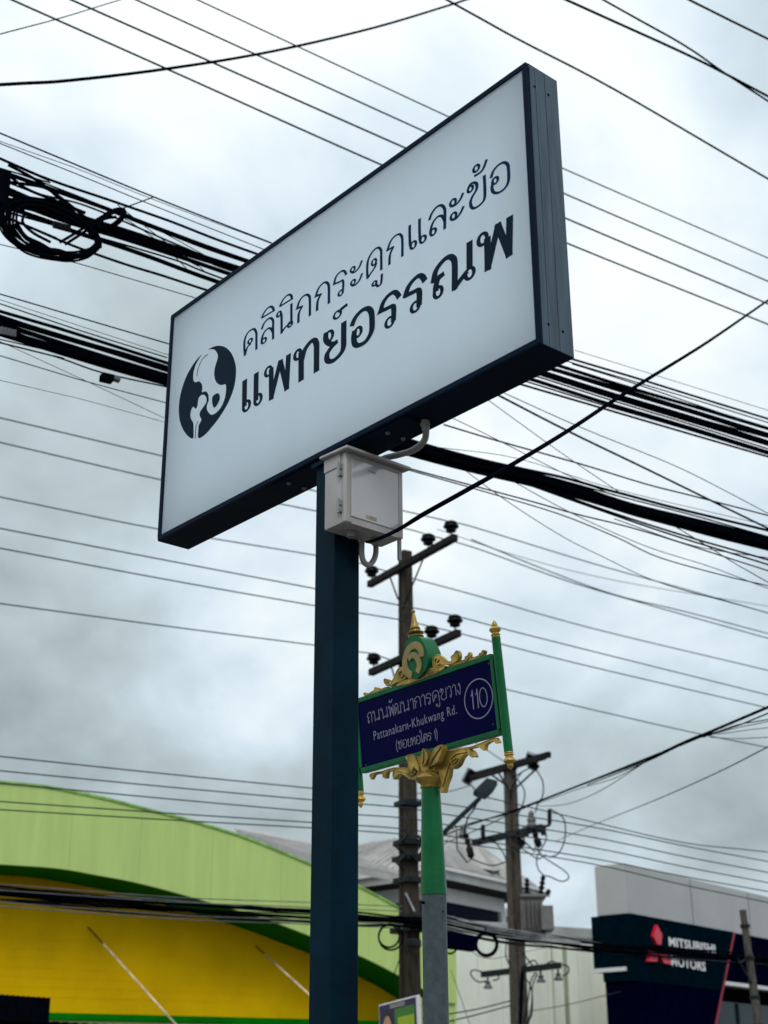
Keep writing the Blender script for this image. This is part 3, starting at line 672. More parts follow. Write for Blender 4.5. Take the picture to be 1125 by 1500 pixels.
# lower ornaments
o6, o9 = (500, 880), (600, 1040)
orn(o9, 6.25, [(320,395),(450,352),(540,345),(640,308),(760,262),(792,255),(820,298),(792,302),(770,280),(700,318),(692,372),(665,358),(640,340),(560,355),(430,398),(330,420)], .008, .018, 'gold_strip')
orn(o6, 4.018, [(170,1020),(240,1002),(310,983),(345,985),(300,1002),(272,1010),(266,1046),(246,1040),(240,1018),(195,1024),(180,1052),(168,1040)], .008, .018, 'gold_strip')
orn(o9, 6.25, [(290,395),(400,365),(500,348),(560,370),(588,420),(575,432),(545,405),(510,400),(470,440),(440,505),(390,540),(362,520),(352,600),(322,680),(300,760),(278,735),(290,650),(262,540)], .016, .032, 'gold_scroll', ridge=[(300,700),(330,600),(360,500),(400,455),(440,440),(420,480),(385,485),(375,450),(430,400),(520,385)])
orn(o6, 4.018, [(380,912),(420,903),(455,930),(475,990),(445,1048),(400,1050),(360,1020),(330,1025),(306,1052),(302,1010),(330,985),(380,985),(400,960),(388,935)], .016, .032, 'gold_scroll', ridge=[(330,1000),(375,1010),(415,1030),(440,1005),(425,980),(405,995),(420,1012)])
orn(o9, 6.25, [(160,540),(188,430),(230,350),(290,318),(306,345),(275,430),(255,480),(185,522)], .07, .03, 'gold_leaf', ridge=[(175,525),(215,440),(285,335)])
orn(o9, 6.25, [(88,510),(108,400),(121,352),(160,400),(166,450),(142,500)], .075, .03, 'gold_leaf', ridge=[(115,500),(125,440),(122,370)])
orn(o9, 6.25, [(-10,420),(30,412),(60,450),(80,510),(90,560),(60,540),(40,520),(20,560),(0,540),(-20,470)], .055, .03, 'gold_leaf')
kz = lambda py: atY(631, py, BO.y)
MB().lathe(kz(1155), (kz(1100)-kz(1155)), [(r*1.12, h) for r, h in ((.045,0),(.047,.006),(.042,.010),(.044,.016),(.050,.024),(.064,.034),(.069,.044),(.064,.056),(.048,.062),(.048,.068),(.052,.074),(.046,.08),(.048,.10),(.056,.13),(.062,.15),(.03,.16))], 28).build('capital', 'gold_paint', street, smooth=True)
# pole
t1 = kz(1153); t2 = atY(635.8, 1311, BO.y)
MB().tube([t1, t1*.5+t2*.5, t2], [.0455, .054, .062], 28).build('pole_sleeve', 'green_paint', street, smooth=True)
MB().tube([t2 + ZV*.02, Vector((t2.x, t2.y, .14))], [.0585, .0585], 28).build('pole', 'galvanised', street, smooth=True)
for (px, py) in ((619.5, 1321.5), (648, 1335)):
    r = ray(px, py); p = CAM + r*((BO.y-.05)/r.y); MB().lathe(p + Vector((0, .012, 0)), Vector((.4 if px > 635 else -.8, -1, 0)), [(.0065, -.01), (.0065, .004), (.003, .008)], 8).build('bolt', 'black_hole', street, smooth=True)
# ================================================================= WIRES
WY = 59.3
def wpoints(pts, spec, sub=5, ext=5.0):
    n = len(pts)
    if spec[0] == 'v': P = [vplane(x, y, spec[1], spec[2]) for x, y in pts]
    else:
        Ds = spec[1]; acc = [0]
        for i in range(1, n): acc.append(acc[-1] + math.hypot(pts[i][0]-pts[i-1][0], pts[i][1]-pts[i-1][1]))
        if len(Ds) == n: P = [atY(x, y, D) for (x, y), D in zip(pts, Ds)]
        else: P = [atY(x, y, 1/((1-t)/Ds[0] + t/Ds[1])) for (x, y), t in zip(pts, [a/acc[-1] for a in acc])]
    if n == 2: P = [P[0], (P[0]+P[1])/2, P[1]]
    e0, e1 = (ext if isinstance(ext, tuple) else (ext, ext))
    Q = list(P)
    if e0: Q.insert(0, P[0] + (P[0]-P[1]).normalized()*e0)
    if e1: Q.append(P[-1] + (P[-1]-P[-2]).normalized()*e1)
    mid = P[len(P)//2]
    return catmull(Q, sub), mid, P
def wire(pts, spec, wpx, label, m='cable_black', group=None, ext=5.0, parent=None, name='overhead_wire', cat='wire', nseg=6, wig=0):
    Q, mid, P = wpoints(pts, spec, ext=ext)
    r = max(wpx*(1.2 if wpx < 4 else 1)/2*zdepth(mid)/F, .0012)
    if parent is None:
        return MB().tube(Q, r, nseg).build(name, m, None, label=label, cat=cat, group=group, smooth=True, origin=mid)
    return MB().tube(Q, r, nseg).build(name, m, parent, label=label, smooth=True)
OH = 'thin overhead power lines high above the sign'
for lab, p, w in (
 ('thin grey wire meeting the top of the clinic sign nearest its right corner', [(290,0),(657,171),(823,246),(1125,378)], 1.7),
 ('grey wire crossing behind the sign top, second of four counted from its right corner', [(200,0),(625,194),(823,282),(1125,412)], 2.0),
 ('grey wire crossing behind the sign top, third of four counted from its right corner', [(105,0),(592,216),(827,319),(1125,445)], 2.3),
 ('dark wire crossing behind the sign top, lowest of the four parallel power lines', [(18,0),(220,90),(560,242),(830,356),(1125,475)], 2.4)):
    wire(p, ('v', WY, 11.0), w, lab, 'wire_bare', OH)
wire([(0,124),(100,118),(250,100),(400,75),(550,40),(660,7),(700,-6)], ('d', (9.5, 15)), 3.4, 'black cable sweeping up from the left edge across the four power lines', ext=(3,6))
wire([(0,50),(90,26),(175,0)], ('d', (9.5, 12)), 1.5, 'hair-thin wire cutting the top left corner of the sky')
wire([(655,0),(760,58),(900,131),(1125,262)], ('v', WY, 9.4), 2.7, 'dark straight wire passing right over the top corner of the sign', 'cable_black')
wire([(830,0),(1000,77),(1070,112),(1125,141)], ('v', WY, 8.6), 3.2, 'thick black wire at the top right, lower of two that meet')
wire([(884,0),(1000,65),(1060,106),(1125,148)], ('v', WY, 8.7), 2.6, 'black wire at the top right, upper of two that meet')
wire([(1010,0),(1070,30),(1125,57)], ('v', WY, 8.4), 3.0, 'black wire cutting the top right corner of the sky')
wire([(0,195),(224,288),(398,356)], ('v', WY, 8.9), 2.0, 'dark wire above the upper cable bundle, highest on the left', ext=(5,0))
wire([(0,207),(110,246),(224,292),(398,357)], ('v', WY, 8.8), .9, 'faint wire closely under the highest wire on the left', 'wire_bare', ext=(5,0))
wire([(0,210),(110,254),(222,300),(388,366)], ('v', WY, 8.7), 1.3, 'fine wire just above the upper cable bundle on the left', ext=(5,0))
wire([(178,306),(224,289)], ('v', WY, 8.75), 1.6, 'short slack tie wire rising from the coiled cables to the wires above', ext=(0,0))
wire([(0,358),(100,382),(288,437)], ('v', WY, 8.8), 1.2, 'fine wire sagging under the coiled cables', ext=(5,0))
# upper bundle
mid = vplane(350, 400, WY, 9.0)
ub = thing('cable_bundle', mid, 'upper of two thick black telecom bundles passing behind the middle of the clinic sign', 'cable bundle')
U = [([(0,233),(60,258),(200,307),(377,372),(600,452),(840,526),(1125,613)],2.8),([(0,250),(100,286),(200,323),(362,384),(600,464),(815,535),(1125,628)],5.2),
 ([(0,272),(100,312),(200,343),(347,391),(600,472),(808,541),(1125,639)],4.8),([(0,280),(60,296),(200,349),(300,380),(342,396),(600,478),(802,546),(1125,646)],3.8),
 ([(0,288),(100,325),(200,356),(336,401),(600,484),(798,550),(1125,652)],5.4),([(0,300),(100,336),(200,369),(318,413),(600,500),(781,557),(1125,662)],5.6),
 ([(0,315),(146,374),(304,425),(600,515),(764,563),(1125,669)],2.6),([(0,246),(50,262),(150,302),(300,358),(500,425),(842,532),(1125,619)],1.6),
 ([(0,262),(60,285),(120,300),(200,332),(350,396),(600,490),(790,553),(1125,657)],2.0),([(0,298),(60,312),(150,342),(230,362),(330,398),(600,490),(792,548),(1125,642)],2.0),
 ([(0,308),(60,325),(130,344),(250,378),(325,408),(600,506),(775,560),(1125,665)],2.0),([(600,472),(700,505),(812,541),(1125,636)],5.6),([(600,480),(700,513),(800,549),(1125,649)],6.2)]
def wob(p, amp, seed):
    rg = random.Random(seed); C_ = catmull([Vector((x, y, 0)) for x, y in p], 3); ph = rg.uniform(0, 6); f1 = rg.uniform(.012, .03); f2 = rg.uniform(.04, .07)
    return [(v.x, v.y + amp*math.sin(ph + f1*v.x) + amp*.35*math.sin(2*ph + f2*v.x)) for v in C_]
for i, (p, w) in enumerate(U): wire(wob(p, .7, i), ('v', WY, 9.0 + .035*((i*5) % 7)), w*1.15, None, parent=ub, name='cable')
for i, p in enumerate(([(172,300),(230,345),(285,385),(300,398)], [(183,312),(260,352),(350,402)], [(120,292),(165,310),(230,352),(275,395)], [(160,345),(215,352),(290,390)])):
    wire(p, ('v', WY, 8.93+.01*i), 1.1, None, parent=ub, name='lashing_wire', ext=0)
# splice sleeve and clamp box at the far left
def vbox(b, x0, y0, x1, y1, hpx, c, dth):
    p, q = vplane(x0, y0, WY, c), vplane(x1, y1, WY, c); h = hpx*zdepth(p)/F
    b.box(p - ZV*h/2, q-p, yawn(WY)*dth, ZV*h)
b = MB(); vbox(b, -22, 262, 15, 276, 60, 8.8, .14); b.build('splice_clamp', 'cable_black', ub, bevel=.012)
b = MB(); vbox(b, 79, 327, 104, 334, 9, 8.86, .03); b.build('cable_tag', 'steel_dark', ub)
# coils of slack
coil = thing('cable_coil', vplane(80, 370, WY, 8.7), 'tangled coil of slack black cable hanging from the upper bundle at the left edge', 'cable coil')
def O(p, o=(0,220), s=5.114): return (o[0]+p[0]/s, o[1]+p[1]/s)
main = [(60,420),(40,500),(75,600),(150,690),(260,750),(420,790),(560,815),(680,790),(740,720),(720,640),(650,600),(560,640),(640,560),(760,490),(860,445),(915,470),(890,540),(820,580),(740,590),(640,610),(520,560),(380,500),(240,440),(140,400),(60,420)]
rng = random.Random(3)
MC = (400, 600)
for i in range(9):      # the big oval, loops of different size that meet at the lower right
    k = .80 + .045*i + rng.uniform(-.02, .02); ry = rng.uniform(-10, 10)
    ov = []
    for j in range(25):
        a_ = 2*math.pi*j/24; x = 395 + 350*k*math.cos(a_) + (1-k)*260*max(0, math.cos(a_)); y = 600 + 190*k*math.sin(a_) - 70*math.cos(a_)*-.9 + ry
        if math.sin(a_) < 0: y += 60*math.cos(a_)
        ov.append(O((x + rng.uniform(-5,5), y + rng.uniform(-5,5))))
    wire(ov, ('v', WY, 8.70+.025*(i % 5)), 4.0 if i % 2 else 3.0, None, parent=coil, name='cable', ext=0)
for i in range(6):      # thick lower belly
    wire([O((p[0]+rng.uniform(-12,12), p[1]+rng.uniform(-22,30))) for p in low] if False else [O((x_+rng.uniform(-8,8), y_+rng.uniform(-14,18))) for x_, y_ in ((120,560),(190,650),(300,715),(430,760),(560,785),(670,770),(730,710))], ('v', WY, 8.70+.02*i), 5.4, None, parent=coil, name='cable', ext=0)
for i in range(5):      # small loop at the right, tied over the bundle
    k = .78+.08*i; wire([O((830 + 95*k*math.cos(a_) + 40*math.sin(a_)*-1, 520 + 75*k*math.sin(a_) - 25*math.cos(a_))) for a_ in [2*math.pi*j/16 for j in range(17)]], ('v', WY, 8.69+.02*i), 2.6, None, parent=coil, name='cable', ext=0)
for p in ([(30,480),(45,620),(120,700),(240,745),(350,745)], [(25,500),(70,640),(160,720),(300,752)], [(70,520),(100,640),(190,715),(330,735)]):
    wire([O(q_) for q_ in p], ('v', WY, 8.69), 2.6, None, parent=coil, name='cable', ext=0)
for p in ([(450,690),(600,600),(760,500),(850,470)], [(490,705),(620,620),(770,520),(870,500)], [(60,110),(250,210),(420,330),(600,470),(700,560)], [(80,200),(200,290),(420,380),(640,470)], [(90,380),(200,400),(400,470),(640,560)],[(80,240),(330,280),(440,360),(560,460)],[(100,390),(180,460),(170,540),(250,620),(380,690)]):
    wire([O(q_) for q_ in p], ('v', WY, 8.74), 4.4, None, parent=coil, name='cable', ext=0)
# lower bundle
lb = thing('cable_bundle', vplane(400, 590, WY, 9.6), 'lower of two thick black telecom bundles, emerging right under the clinic sign near the conduit', 'cable bundle')
Lw = [([(0,456),(245,531),(620,650),(819,699),(920,726),(1125,777)],3.8),([(0,466),(245,541),(620,655),(819,705),(930,740),(1125,789)],6),
 ([(0,475),(245,550),(620,661),(819,711),(930,746),(1125,796)],5.6),([(0,484),(245,557),(620,666),(819,717),(930,751),(1125,802)],5.4),([(0,491),(245,563),(620,671),(819,722),(930,754),(1125,805)],3.4),
 ([(0,461),(120,500),(245,536),(620,653),(819,703),(1125,785)],1.8),([(0,479),(120,520),(245,553),(620,663),(819,714),(1125,799)],2.2),([(480,622),(620,660),(819,711),(930,745),(1125,795)],7.5),([(480,627),(620,666),(819,716),(930,750),(1125,800)],6.5)]
for i, (p, w) in enumerate(Lw): wire(wob(p, .8, 50+i), ('v', WY, 9.6 + .035*((i*3) % 5)), w*1.12, None, parent=lb, name='cable')
b = MB(); vbox(b, 150, 549, 168, 553, 11, 9.5, .08); b.build('clamp_box', 'cable_black', lb, bevel=.01)
b = MB(); vbox(b, 166, 551, 177, 555, 7, 9.52, .05); b.build('clamp_tail', 'cable_grey', lb, bevel=.006)
b = MB(); vbox(b, -6, 482, 24, 488, 11, 9.42, .01); tg = b.build('cable_tag', 'cable_grey', lb, label='grey marker plate with small lettering')
for px in (3, 8, 13):
    b = MB(); 
    p = vplane(px, 482.5+.25*px, WY, 9.415); b.tube([p, p + ZV*.03, p + ZV*.03 + yawd(WY)*.012], .0022, 4); b.build('tag_mark', 'silver_cable', tg)
SM = [
 ([(0,430.7),(248,504)],1.7,'dark wire between the two bundles on the left, highest of them','cable_black',(5,0)),
 ([(0,439),(247,520)],.8,'faint wire just above the lower bundle on the left','wire_bare',(5,0)),
 ([(0,445),(120,485),(245,524)],1.6,'fine dark wire skimming the top of the lower bundle','cable_black',(5,0)),
 ([(0,502),(80,522),(150,546),(246,567)],2,'dark wire skimming the underside of the lower bundle at left','cable_black',(5,0)),
 ([(0,497),(100,520),(246,560)],1.6,'second dark wire under the lower bundle at left','cable_black',(5,0)),
 ([(0,521),(120,557),(243,590)],1.3,'thin grey wire below the lower bundle at the left','wire_bare',(5,0)),
 ([(30,514),(130,560),(240,612)],.8,'faint wire crossing slantwise below the lower bundle at left','wire_bare',(5,0)),
 ([(0,557),(120,585),(240,618)],.7,'faintest grey wire left of the clinic logo','wire_bare',(5,0)),
 ([(842,513),(1000,562),(1125,601)],.8,'faint wire right of the sign, topmost above the upper bundle','wire_bare',(0,5)),
 ([(838,533),(930,562),(1050,603),(1125,626)],1.6,'fine wire lying along the top of the upper bundle at right','cable_black',(0,5)),
 ([(730,579),(831,631),(945,686),(1043,734),(1125,774)],2.6,'dark straight wire dropping to the right between the two bundles','cable_black',(0,5)),
 ([(739,576),(853,627),(988,682),(1072,724),(1125,752)],1.1,'fine wire above the dark one that drops to the right','cable_black',(0,5)),
 ([(650,622),(730,646),(848,679),(946,709),(1013,726),(1125,755)],1.9,'wire sagging gently above the lower bundle at right','cable_black',(0,5)),
 ([(715,586),(806,652),(861,690),(912,724)],1,'fine steep wire running down into the lower bundle','cable_black',(0,0)),
 ([(662,612),(718,639),(827,694),(900,726)],1,'fine wire from the sign underside slanting into the lower bundle','cable_black',(0,0)),
 ([(760,705),(861,741),(980,782),(1125,827)],2.2,'dark wire parting from below the lower bundle at right','cable_black',(0,5)),
 ([(790,713),(900,752),(1010,787),(1125,820)],2.4,'thick wire close under the lower bundle at right','cable_black',(0,5)),
 ([(580,681),(650,700),(777,734),(844,753),(946,779),(1125,836)],1.8,'wire starting behind the electrical box hood and running right','cable_black',(0,5)),
 ([(590,686),(709,720),(819,753),(903,787),(967,817),(1072,846),(1125,858)],1.5,'wire sagging deepest below the lower bundle at right','cable_black',(0,5)),
 ([(655,669),(734,728),(819,783),(882,815),(971,855),(1125,898)],1,'fine wire falling steeply under the lower bundle','wire_bare',(0,5)),
 ([(755,707),(840,753),(946,800),(1040,830),(1125,862)],1,'fine curved wire leaving the underside of the lower bundle','cable_black',(0,5)),
 ([(980,766),(1030,796),(1076,825),(1125,853)],1.2,'twisted thin wire dangling below the lower bundle at far right','cable_black',(0,3)),
 ([(900,760),(1000,795),(1060,808),(1125,817)],1.1,'loose thin wire just under the bundle at far right','cable_black',(0,3)),
 ([(640,655),(760,672),(900,716),(1125,770)],.8,'faint wire riding along the top of the lower bundle at right','wire_bare',(0,5)),
]
for i, (p, w, lab, m, e) in enumerate(SM): wire(p, ('v', WY, 9.2 + .13*(i % 7)), w, lab, m, ext=e)
# service drop to the electrical box
g3 = BP(.095, .15, -.004)
near = [qq(537, 794, .085), qq(545, 792.5, .13), qq(555, 789, .165), qq(572, 781.5, .175), qq(590, 772, .19), qq(606, 762, .22)]
Y0 = near[-1].y
far = [atY(x, y, 1/(1/Y0 + (1/14.5-1/Y0)*((x-606)/519))) for x, y in ((626,750),(680,720),(751,680),(832,631),(899,586.6),(946,557),(1038,500),(1125,440))]
pts = near + far; pts.append(far[-1] + (far[-1]-far[-2])*2)
MB().tube(catmull(pts, 6), [.0055+.0075*min(1, i/60) for i in range(len(catmull(pts, 6)))], 8).build('service_cable', 'cable_black', None, smooth=True, label='thick black service cable rising from the electrical box to the upper right', cat='cable', origin=pts[0])
# ================================================================= UTILITY POLE 1 (behind the street sign)
D1 = 24.0
arm_d = yawd(-30.7); arm_n = yawd(59.3)
pb = atY(600.5, 1450, D1); PX, PY = pb.x, pb.y
def pole1(py): r = ray(598, py); return atY(598, py, D1).z
ztop = pole1(808)
up1 = thing('utility_pole', (PX, PY, .14), 'tall square concrete utility pole with two crossarms behind the blue street sign', 'utility pole')
def taper(o, h, w0, w1, a, b_, rec=.02):
    m_ = MB(); o = Vector(o)
    m_.hull8([o - a*w0/2 - b_*w0/2, o + a*w0/2 - b_*w0/2, o + a*w0/2 + b_*w0/2, o - a*w0/2 + b_*w0/2,
              o + ZV*h - a*w1/2 - b_*w1/2, o + ZV*h + a*w1/2 - b_*w1/2, o + ZV*h + a*w1/2 + b_*w1/2, o + ZV*h - a*w1/2 + b_*w1/2]); return m_
wp = 14*D1/F*1.0
taper((PX, PY, 0), ztop, .30, .19, arm_d, arm_n).build('shaft', 'concrete_dark', up1, bevel=.02)
b = MB(); b.hull8([Vector((PX,PY,.3)) - arm_n*.1515 + arm_d*s*.03 + v for s, v in ((-1,Vector()),(1,Vector()),(1,arm_n*.02),(-1,arm_n*.02))] + [Vector((PX,PY,ztop-.4)) - arm_n*.0985 + arm_d*s*.022 + v for s, v in ((-1,Vector()),(1,Vector()),(1,arm_n*.02),(-1,arm_n*.02))])
b.build('shaft_groove', 'arm_concrete', up1)
def onarm(px, py): return onplane(px, py, Vector((PX, PY, 0)) - arm_n*.16, arm_n)
INS = {}
ins_mesh = None
def insulator(o, s=1.0):
    global ins_mesh
    if ins_mesh is None:
        b = MB(); b.lathe(Vector(o), ZV, [(.012, -.02), (.012, .06), (.05, .07), (.085, .085), (.09, .11), (.065, .125), (.10, .14), (.135, .165), (.13, .19), (.085, .20), (.10, .215), (.115, .235), (.09, .255), (.05, .275), (.02, .28)], 14)
        ins_mesh = b.build('insulator', 'insulator', up1, smooth=True, origin=o); return ins_mesh
    return dup(ins_mesh, o)
for (a, c, ins) in (((541, 856), (667, 786.5), ((544.5, 849, 832), (627.5, 801, 782), (661, 786, 765))), ((543, 985), (672, 926.5), ((547.5, 979, 960), (632.5, 940, 920), (666.7, 925, 903)))):
    A, C_ = onarm(*a), onarm(*c); d_ = (C_-A)
    b = MB(); b.box(A - ZV*.065 - arm_n*.055, d_, arm_n*.11, ZV*.12); arm = b.build('crossarm', 'arm_concrete', up1, bevel=.012)
    for (px, pyb, pyt) in ins:
        t = onarm(px, pyb); base_ = A + d_*((t-A).dot(d_)/d_.dot(d_)) + ZV*.055
        insulator(base_); INS[(px, pyt)] = base_ + ZV*.26
    for (x0, fr_) in ((.20 if 1 else 0, 0), (.80, 1)):
        P_ = A + d_*(.27 if fr_ == 0 else .72) - arm_n*.06; Q_ = Vector((PX, PY, P_.z - (.55 if fr_ == 0 else .75))) - arm_n*.11 + d_.normalized()*(.08 if fr_ else -.08)
        MB().tube([P_, Q_], .016, 6).build('brace', 'steel_dark', up1)
# low-voltage rack down the right side of the shaft
for k in range(9):
    z = pole1(1160 + k*18.5); o = Vector((PX, PY, z)) + arm_d*.17 - arm_n*.02
    MB().lathe(o - ZV*.05, ZV, [(.02, -.04), (.05, -.035), (.06, -.01), (.035, .015), (.06, .04), (.05, .065), (.02, .07)], 12).build('spool_insulator', 'insulator', up1, smooth=True)
    MB().cbox(o - arm_d*.05, arm_d*.10, arm_n*.03, ZV*.03).build('spool_bracket', 'steel_dark', up1)
for (py, w) in ((1178, .34), (1235, .42), (1258, .50), (1290, .44), (1345, .60), (1362, .66)):
    z = pole1(py); MB().cbox((PX, PY, z), arm_d*w, arm_n*.36, ZV*.09).build('band', 'steel_dark', up1, bevel=.01)
for i, (x, y) in enumerate(((588,1233),(590,1250),(586,1262),(592,1275),(610,1245),(612,1262))):
    p = atY(x, y, D1-.2); MB().tube([p, p + Vector((.12*(-1)**i, -.1, .1)), p + Vector((.02, -.1, .22))], .022, 6).build('hook', 'steel_dark', up1)
MB().tube([atY(594, 1308, D1-.22), atY(607, 1335, D1-.22)], .018, 6).build('brace', 'silver_cable', up1)
# conductors on pole 1
SAG = 'conductors carried on the insulators of the tall pole'
def iw(key): return INS[key]
def wire3(left, ikey, right, w, label):
    I = iw(ikey); c = (I-CAM).dot(yawn(WY))
    L_ = [vplane(x, y, WY, c) for x, y in left]; R2 = [vplane(x, y, WY, c) for x, y in right]
    P = [L_[0] + (L_[0]-L_[1]).normalized()*6] + L_ + [I] + R2 + [R2[-1] + (R2[-1]-R2[-2]).normalized()*8]
    MB().tube(catmull(P, 6), w/2*zdepth(I)/F, 6).build('overhead_wire', 'wire_bare', None, smooth=True, label=label, cat='wire', group=SAG, origin=I)
wire3([(0,612),(238,668),(430,712),(603,751)], (661,765), [(700,774),(867,825),(1000,862),(1125,898)], 1.8, 'wire over the upper crossarm insulator nearest the arm tip at right')
wire3([(0,648),(237,703),(430,742),(588,773)], (627.5,782), [(700,804),(828,850),(950,886),(1125,935)], 1.8, 'wire over the middle insulator of the upper crossarm')
wire3([(0,728),(232,775),(460,813),(527,825)], (544.5,832), [(603,847),(700,873),(870,921),(1125,982)], 1.8, 'wire over the far left insulator of the upper crossarm')
wire3([(0,774),(250,822),(460,862),(587,887)], (666.7,903), [(745,923),(900,962),(1125,1018)], 1.8, 'wire over the lower crossarm insulator nearest the arm tip')
wire3([(0,803),(250,850),(460,887),(587,908)], (632.5,920), [(690,932),(830,968),(1000,1008),(1125,1037)], 1.8, 'wire over the middle insulator of the lower crossarm')
wire3([(0,884),(250,918),(460,945),(527,955)], (547.5,960), [(600,975),(738,1009),(900,1047),(1020,1074),(1125,1095)], 1.8, 'wire over the far left insulator of the lower crossarm')
C1 = (Vector((PX,PY,0))-CAM).dot(yawn(WY)) - .2
XT = [([(690,790),(800,835),(900,871),(1000,895),(1125,928)],1.4,'extra wire joining the conductor right of the upper crossarm','wire_bare',(0,6)),
 ([(640,775),(760,815),(900,850),(1125,888)],.8,'faint wire sloping over the open sky right of the upper crossarm','wire_bare',(0,6))]
for p, w, lab, m, e in XT: wire(p, ('v', WY, C1), w, lab, m, ext=e)
# low voltage lines on the rack
LV = 'low voltage lines strung along the rack of the tall pole'
for y0, y1, y2, y3, lab in ((1108,1155,1168,1262,'topmost low line over the green arched roof'),(1129,1172,1183,1278,'second low line from the top over the arched roof'),(1147,1189,1198,1293,'third low line from the top, touching the arch crown'),(1174,1205,1214,1306,'fourth low line from the top across the lime fascia'),(1186,1213,1222,1322,'lowest of the five low lines across the lime fascia')):
    wire([(0,y0),(250,y0+(y1-y0)*.56),(460,y1),(590,y2),(647,y2+9),(860,y2+42),(1000,y2+42+(y3-y2-42)*.55),(1125,y3)], ('v', WY, C1-.05), 1.5, lab, 'wire_bare', LV)
wire([(700,1165),(860,1202),(1000,1234),(1125,1248)], ('v', WY, C1-.1), 1.3, 'low wire ending above the grey showroom parapet', 'wire_bare', ext=(0,6))
# telecom bundle of pole 1
tb = thing('cable_bundle', vplane(590, 1348, WY, C1-.3), 'low bundle of black and silver telecom cables crossing in front of the buildings', 'cable bundle')
rng = random.Random(11)
ctrl = [(0,1308),(110,1318),(221,1327),(352,1335),(454,1342),(524,1346),(590,1350),(656,1355),(745,1371),(816,1379),(860,1385),(960,1394),(1043,1401),(1125,1406)]
for i in range(22):
    o = rng.uniform(-9, 11); ph = rng.uniform(0, 6); am = rng.uniform(.5, 3.5); cl = rng.random()
    spread = [1.0 if x < 560 else .55 if x < 640 else .85 if x < 830 else .75 for x, y in ctrl]
    pts = [(x, y + o*s + am*math.sin(ph + x*.012)) for (x, y), s in zip(ctrl, spread)]
    wire(pts, ('v', WY, C1-.3+.03*(i % 6)), (2.5 if i < 7 else 1.3), None, parent=tb, name='cable', m=('cable_black' if cl < .72 or i < 7 else 'silver_cable' if cl > .9 else 'cable_grey'))
for i, yy in enumerate((1296, 1303, 1322, 1328)):
    wire([(0,yy+rng.uniform(-1,1)),(250,yy+18),(454,yy+26),(590,yy+32)], ('v', WY, C1-.34), 1.2, None, parent=tb, name='cable', m='cable_grey', ext=(6,0))
for i in range(4):   # silvery strands behind the green sleeve
    wire([(640,1338+i*5),(700,1352+i*4.5+(i%2)*2),(745,1361+i*4),(800,1371+i*2.5),(850,1380+i)], ('v', WY, C1-.4), 1.3, None, parent=tb, name='cable', m='silver_cable', ext=0)
b = MB(); vbox(b, 656, 1376, 700, 1382, 22, C1-.5, .22); b.build('splice_box', 'clad_navy', tb, bevel=.03)
b = MB(); vbox(b, 604, 1380, 618, 1382, 12, C1-.5, .2); b.build('splice_box', 'steel_dark', tb, bevel=.03)
def ring(cx, cy, r, w, n, label, m='cable_black', c=None, seed=1):
    rg = random.Random(seed); c = c or C1-.5; o = vplane(cx, cy, WY, c)
    t = thing('cable_ring', o, label, 'cable coil')
    for i in range(n):
        k = rg.uniform(.9, 1.06); e = rg.uniform(-1.5, 1.5)
        P = [vplane(cx+e+r*k*math.cos(a)*.93, cy+e*.5+r*k*math.sin(a), WY, c + .02*i) for a in [2*math.pi*j/24 for j in range(25)]]
        MB().tube(P, w/2*zdepth(o)/F, 6, cap=False).build('cable', m, t, smooth=True)
    MB().tube([o + ZV*(r*zdepth(o)/F), o + ZV*((r+7)*zdepth(o)/F)], .01, 5).build('hanger', m, t)
ring(571, 1372, 18, 3.0, 2, 'ring of spare black cable hanging left of the tall concrete pole', seed=2)
ring(660, 1386, 12, 2.6, 2, 'ring of spare cable half hidden by the grey sign pole', seed=4)
ring(712, 1383, 17, 3.2, 3, 'ring of spare black cable hanging against the white wall', seed=6)
# street lamp on pole 1
la = thing('street_lamp', atY(612, 1250, D1+.2), 'flat LED street lamp on a slanting arm from the tall pole', 'street lamp')
A, B_ = atY(606, 1262, D1+.1), atY(702, 1170, D1+1.6)
MB().tube([A, A*.4+B_*.6, B_], .045, 8).build('arm', 'lamp_grey', la, smooth=True)
h0, h1, h2, h3 = (atY(x, y, D) for x, y, D in ((693,1166,D1+1.55),(711,1172,D1+1.75),(729,1150,D1+2.4),(713,1146,D1+2.2)))
MB().prism([h0, h1, (h1+h2)/2*1 + Vector((.03,0,.0)), h2, h3], Vector((0,0,.09))).build('head', 'lamp_grey', la, bevel=.015)
MB().tube([B_, atY(694,1186,D1+1), atY(686,1196,D1+1), atY(681,1212,D1+1), atY(680,1222,D1+1)], .014, 5).build('lamp_cable', 'cable_black', la)

# ================================================================= UTILITY POLE 2 (with transformer)
D2 = 39.0
pb2 = atY(760, 1470, D2); QX, QY = pb2.x, pb2.y
def z2(py): return atY(752, py, D2).z
up2 = thing('utility_pole', (QX, QY, .0), 'farther concrete pole with three crossarms and fuse cutouts, in front of the white wall', 'utility pole')
taper((QX, QY, 0), z2(1125), .40, .27, arm_d, arm_n).build('shaft', 'concrete_grey', up2, bevel=.03)
b = MB(); b.cbox((QX-.03, QY-.19, z2(1320)), Vector((.10,0,0)), Vector((0,.05,0)), ZV*(z2(1150)-z2(1480))); b.build('shaft_groove', 'concrete_dark', up2)
a2_d = (atY(808, 1108, D2-1.2) - atY(692, 1137, D2+1.2)); 
a2_n = Vector((-a2_d.y, a2_d.x, 0)).normalized()
if a2_n.y > 0: a2_n = -a2_n
P0 = atY(692, 1137, D2+1.2)
for k, (s, e) in enumerate((((692,1134),(800,1104)), ((700,1142),(808,1110)))):
    A = atY(*s, D2+1.1-.0*k) + a2_n*(.2 if k else -.2); C_ = atY(*e, D2-1.1) + a2_n*(.2 if k else -.2)
    MB().box(A - ZV*.08, C_-A, a2_n*.12, ZV*.16).build('crossarm', 'arm_concrete', up2, bevel=.015)
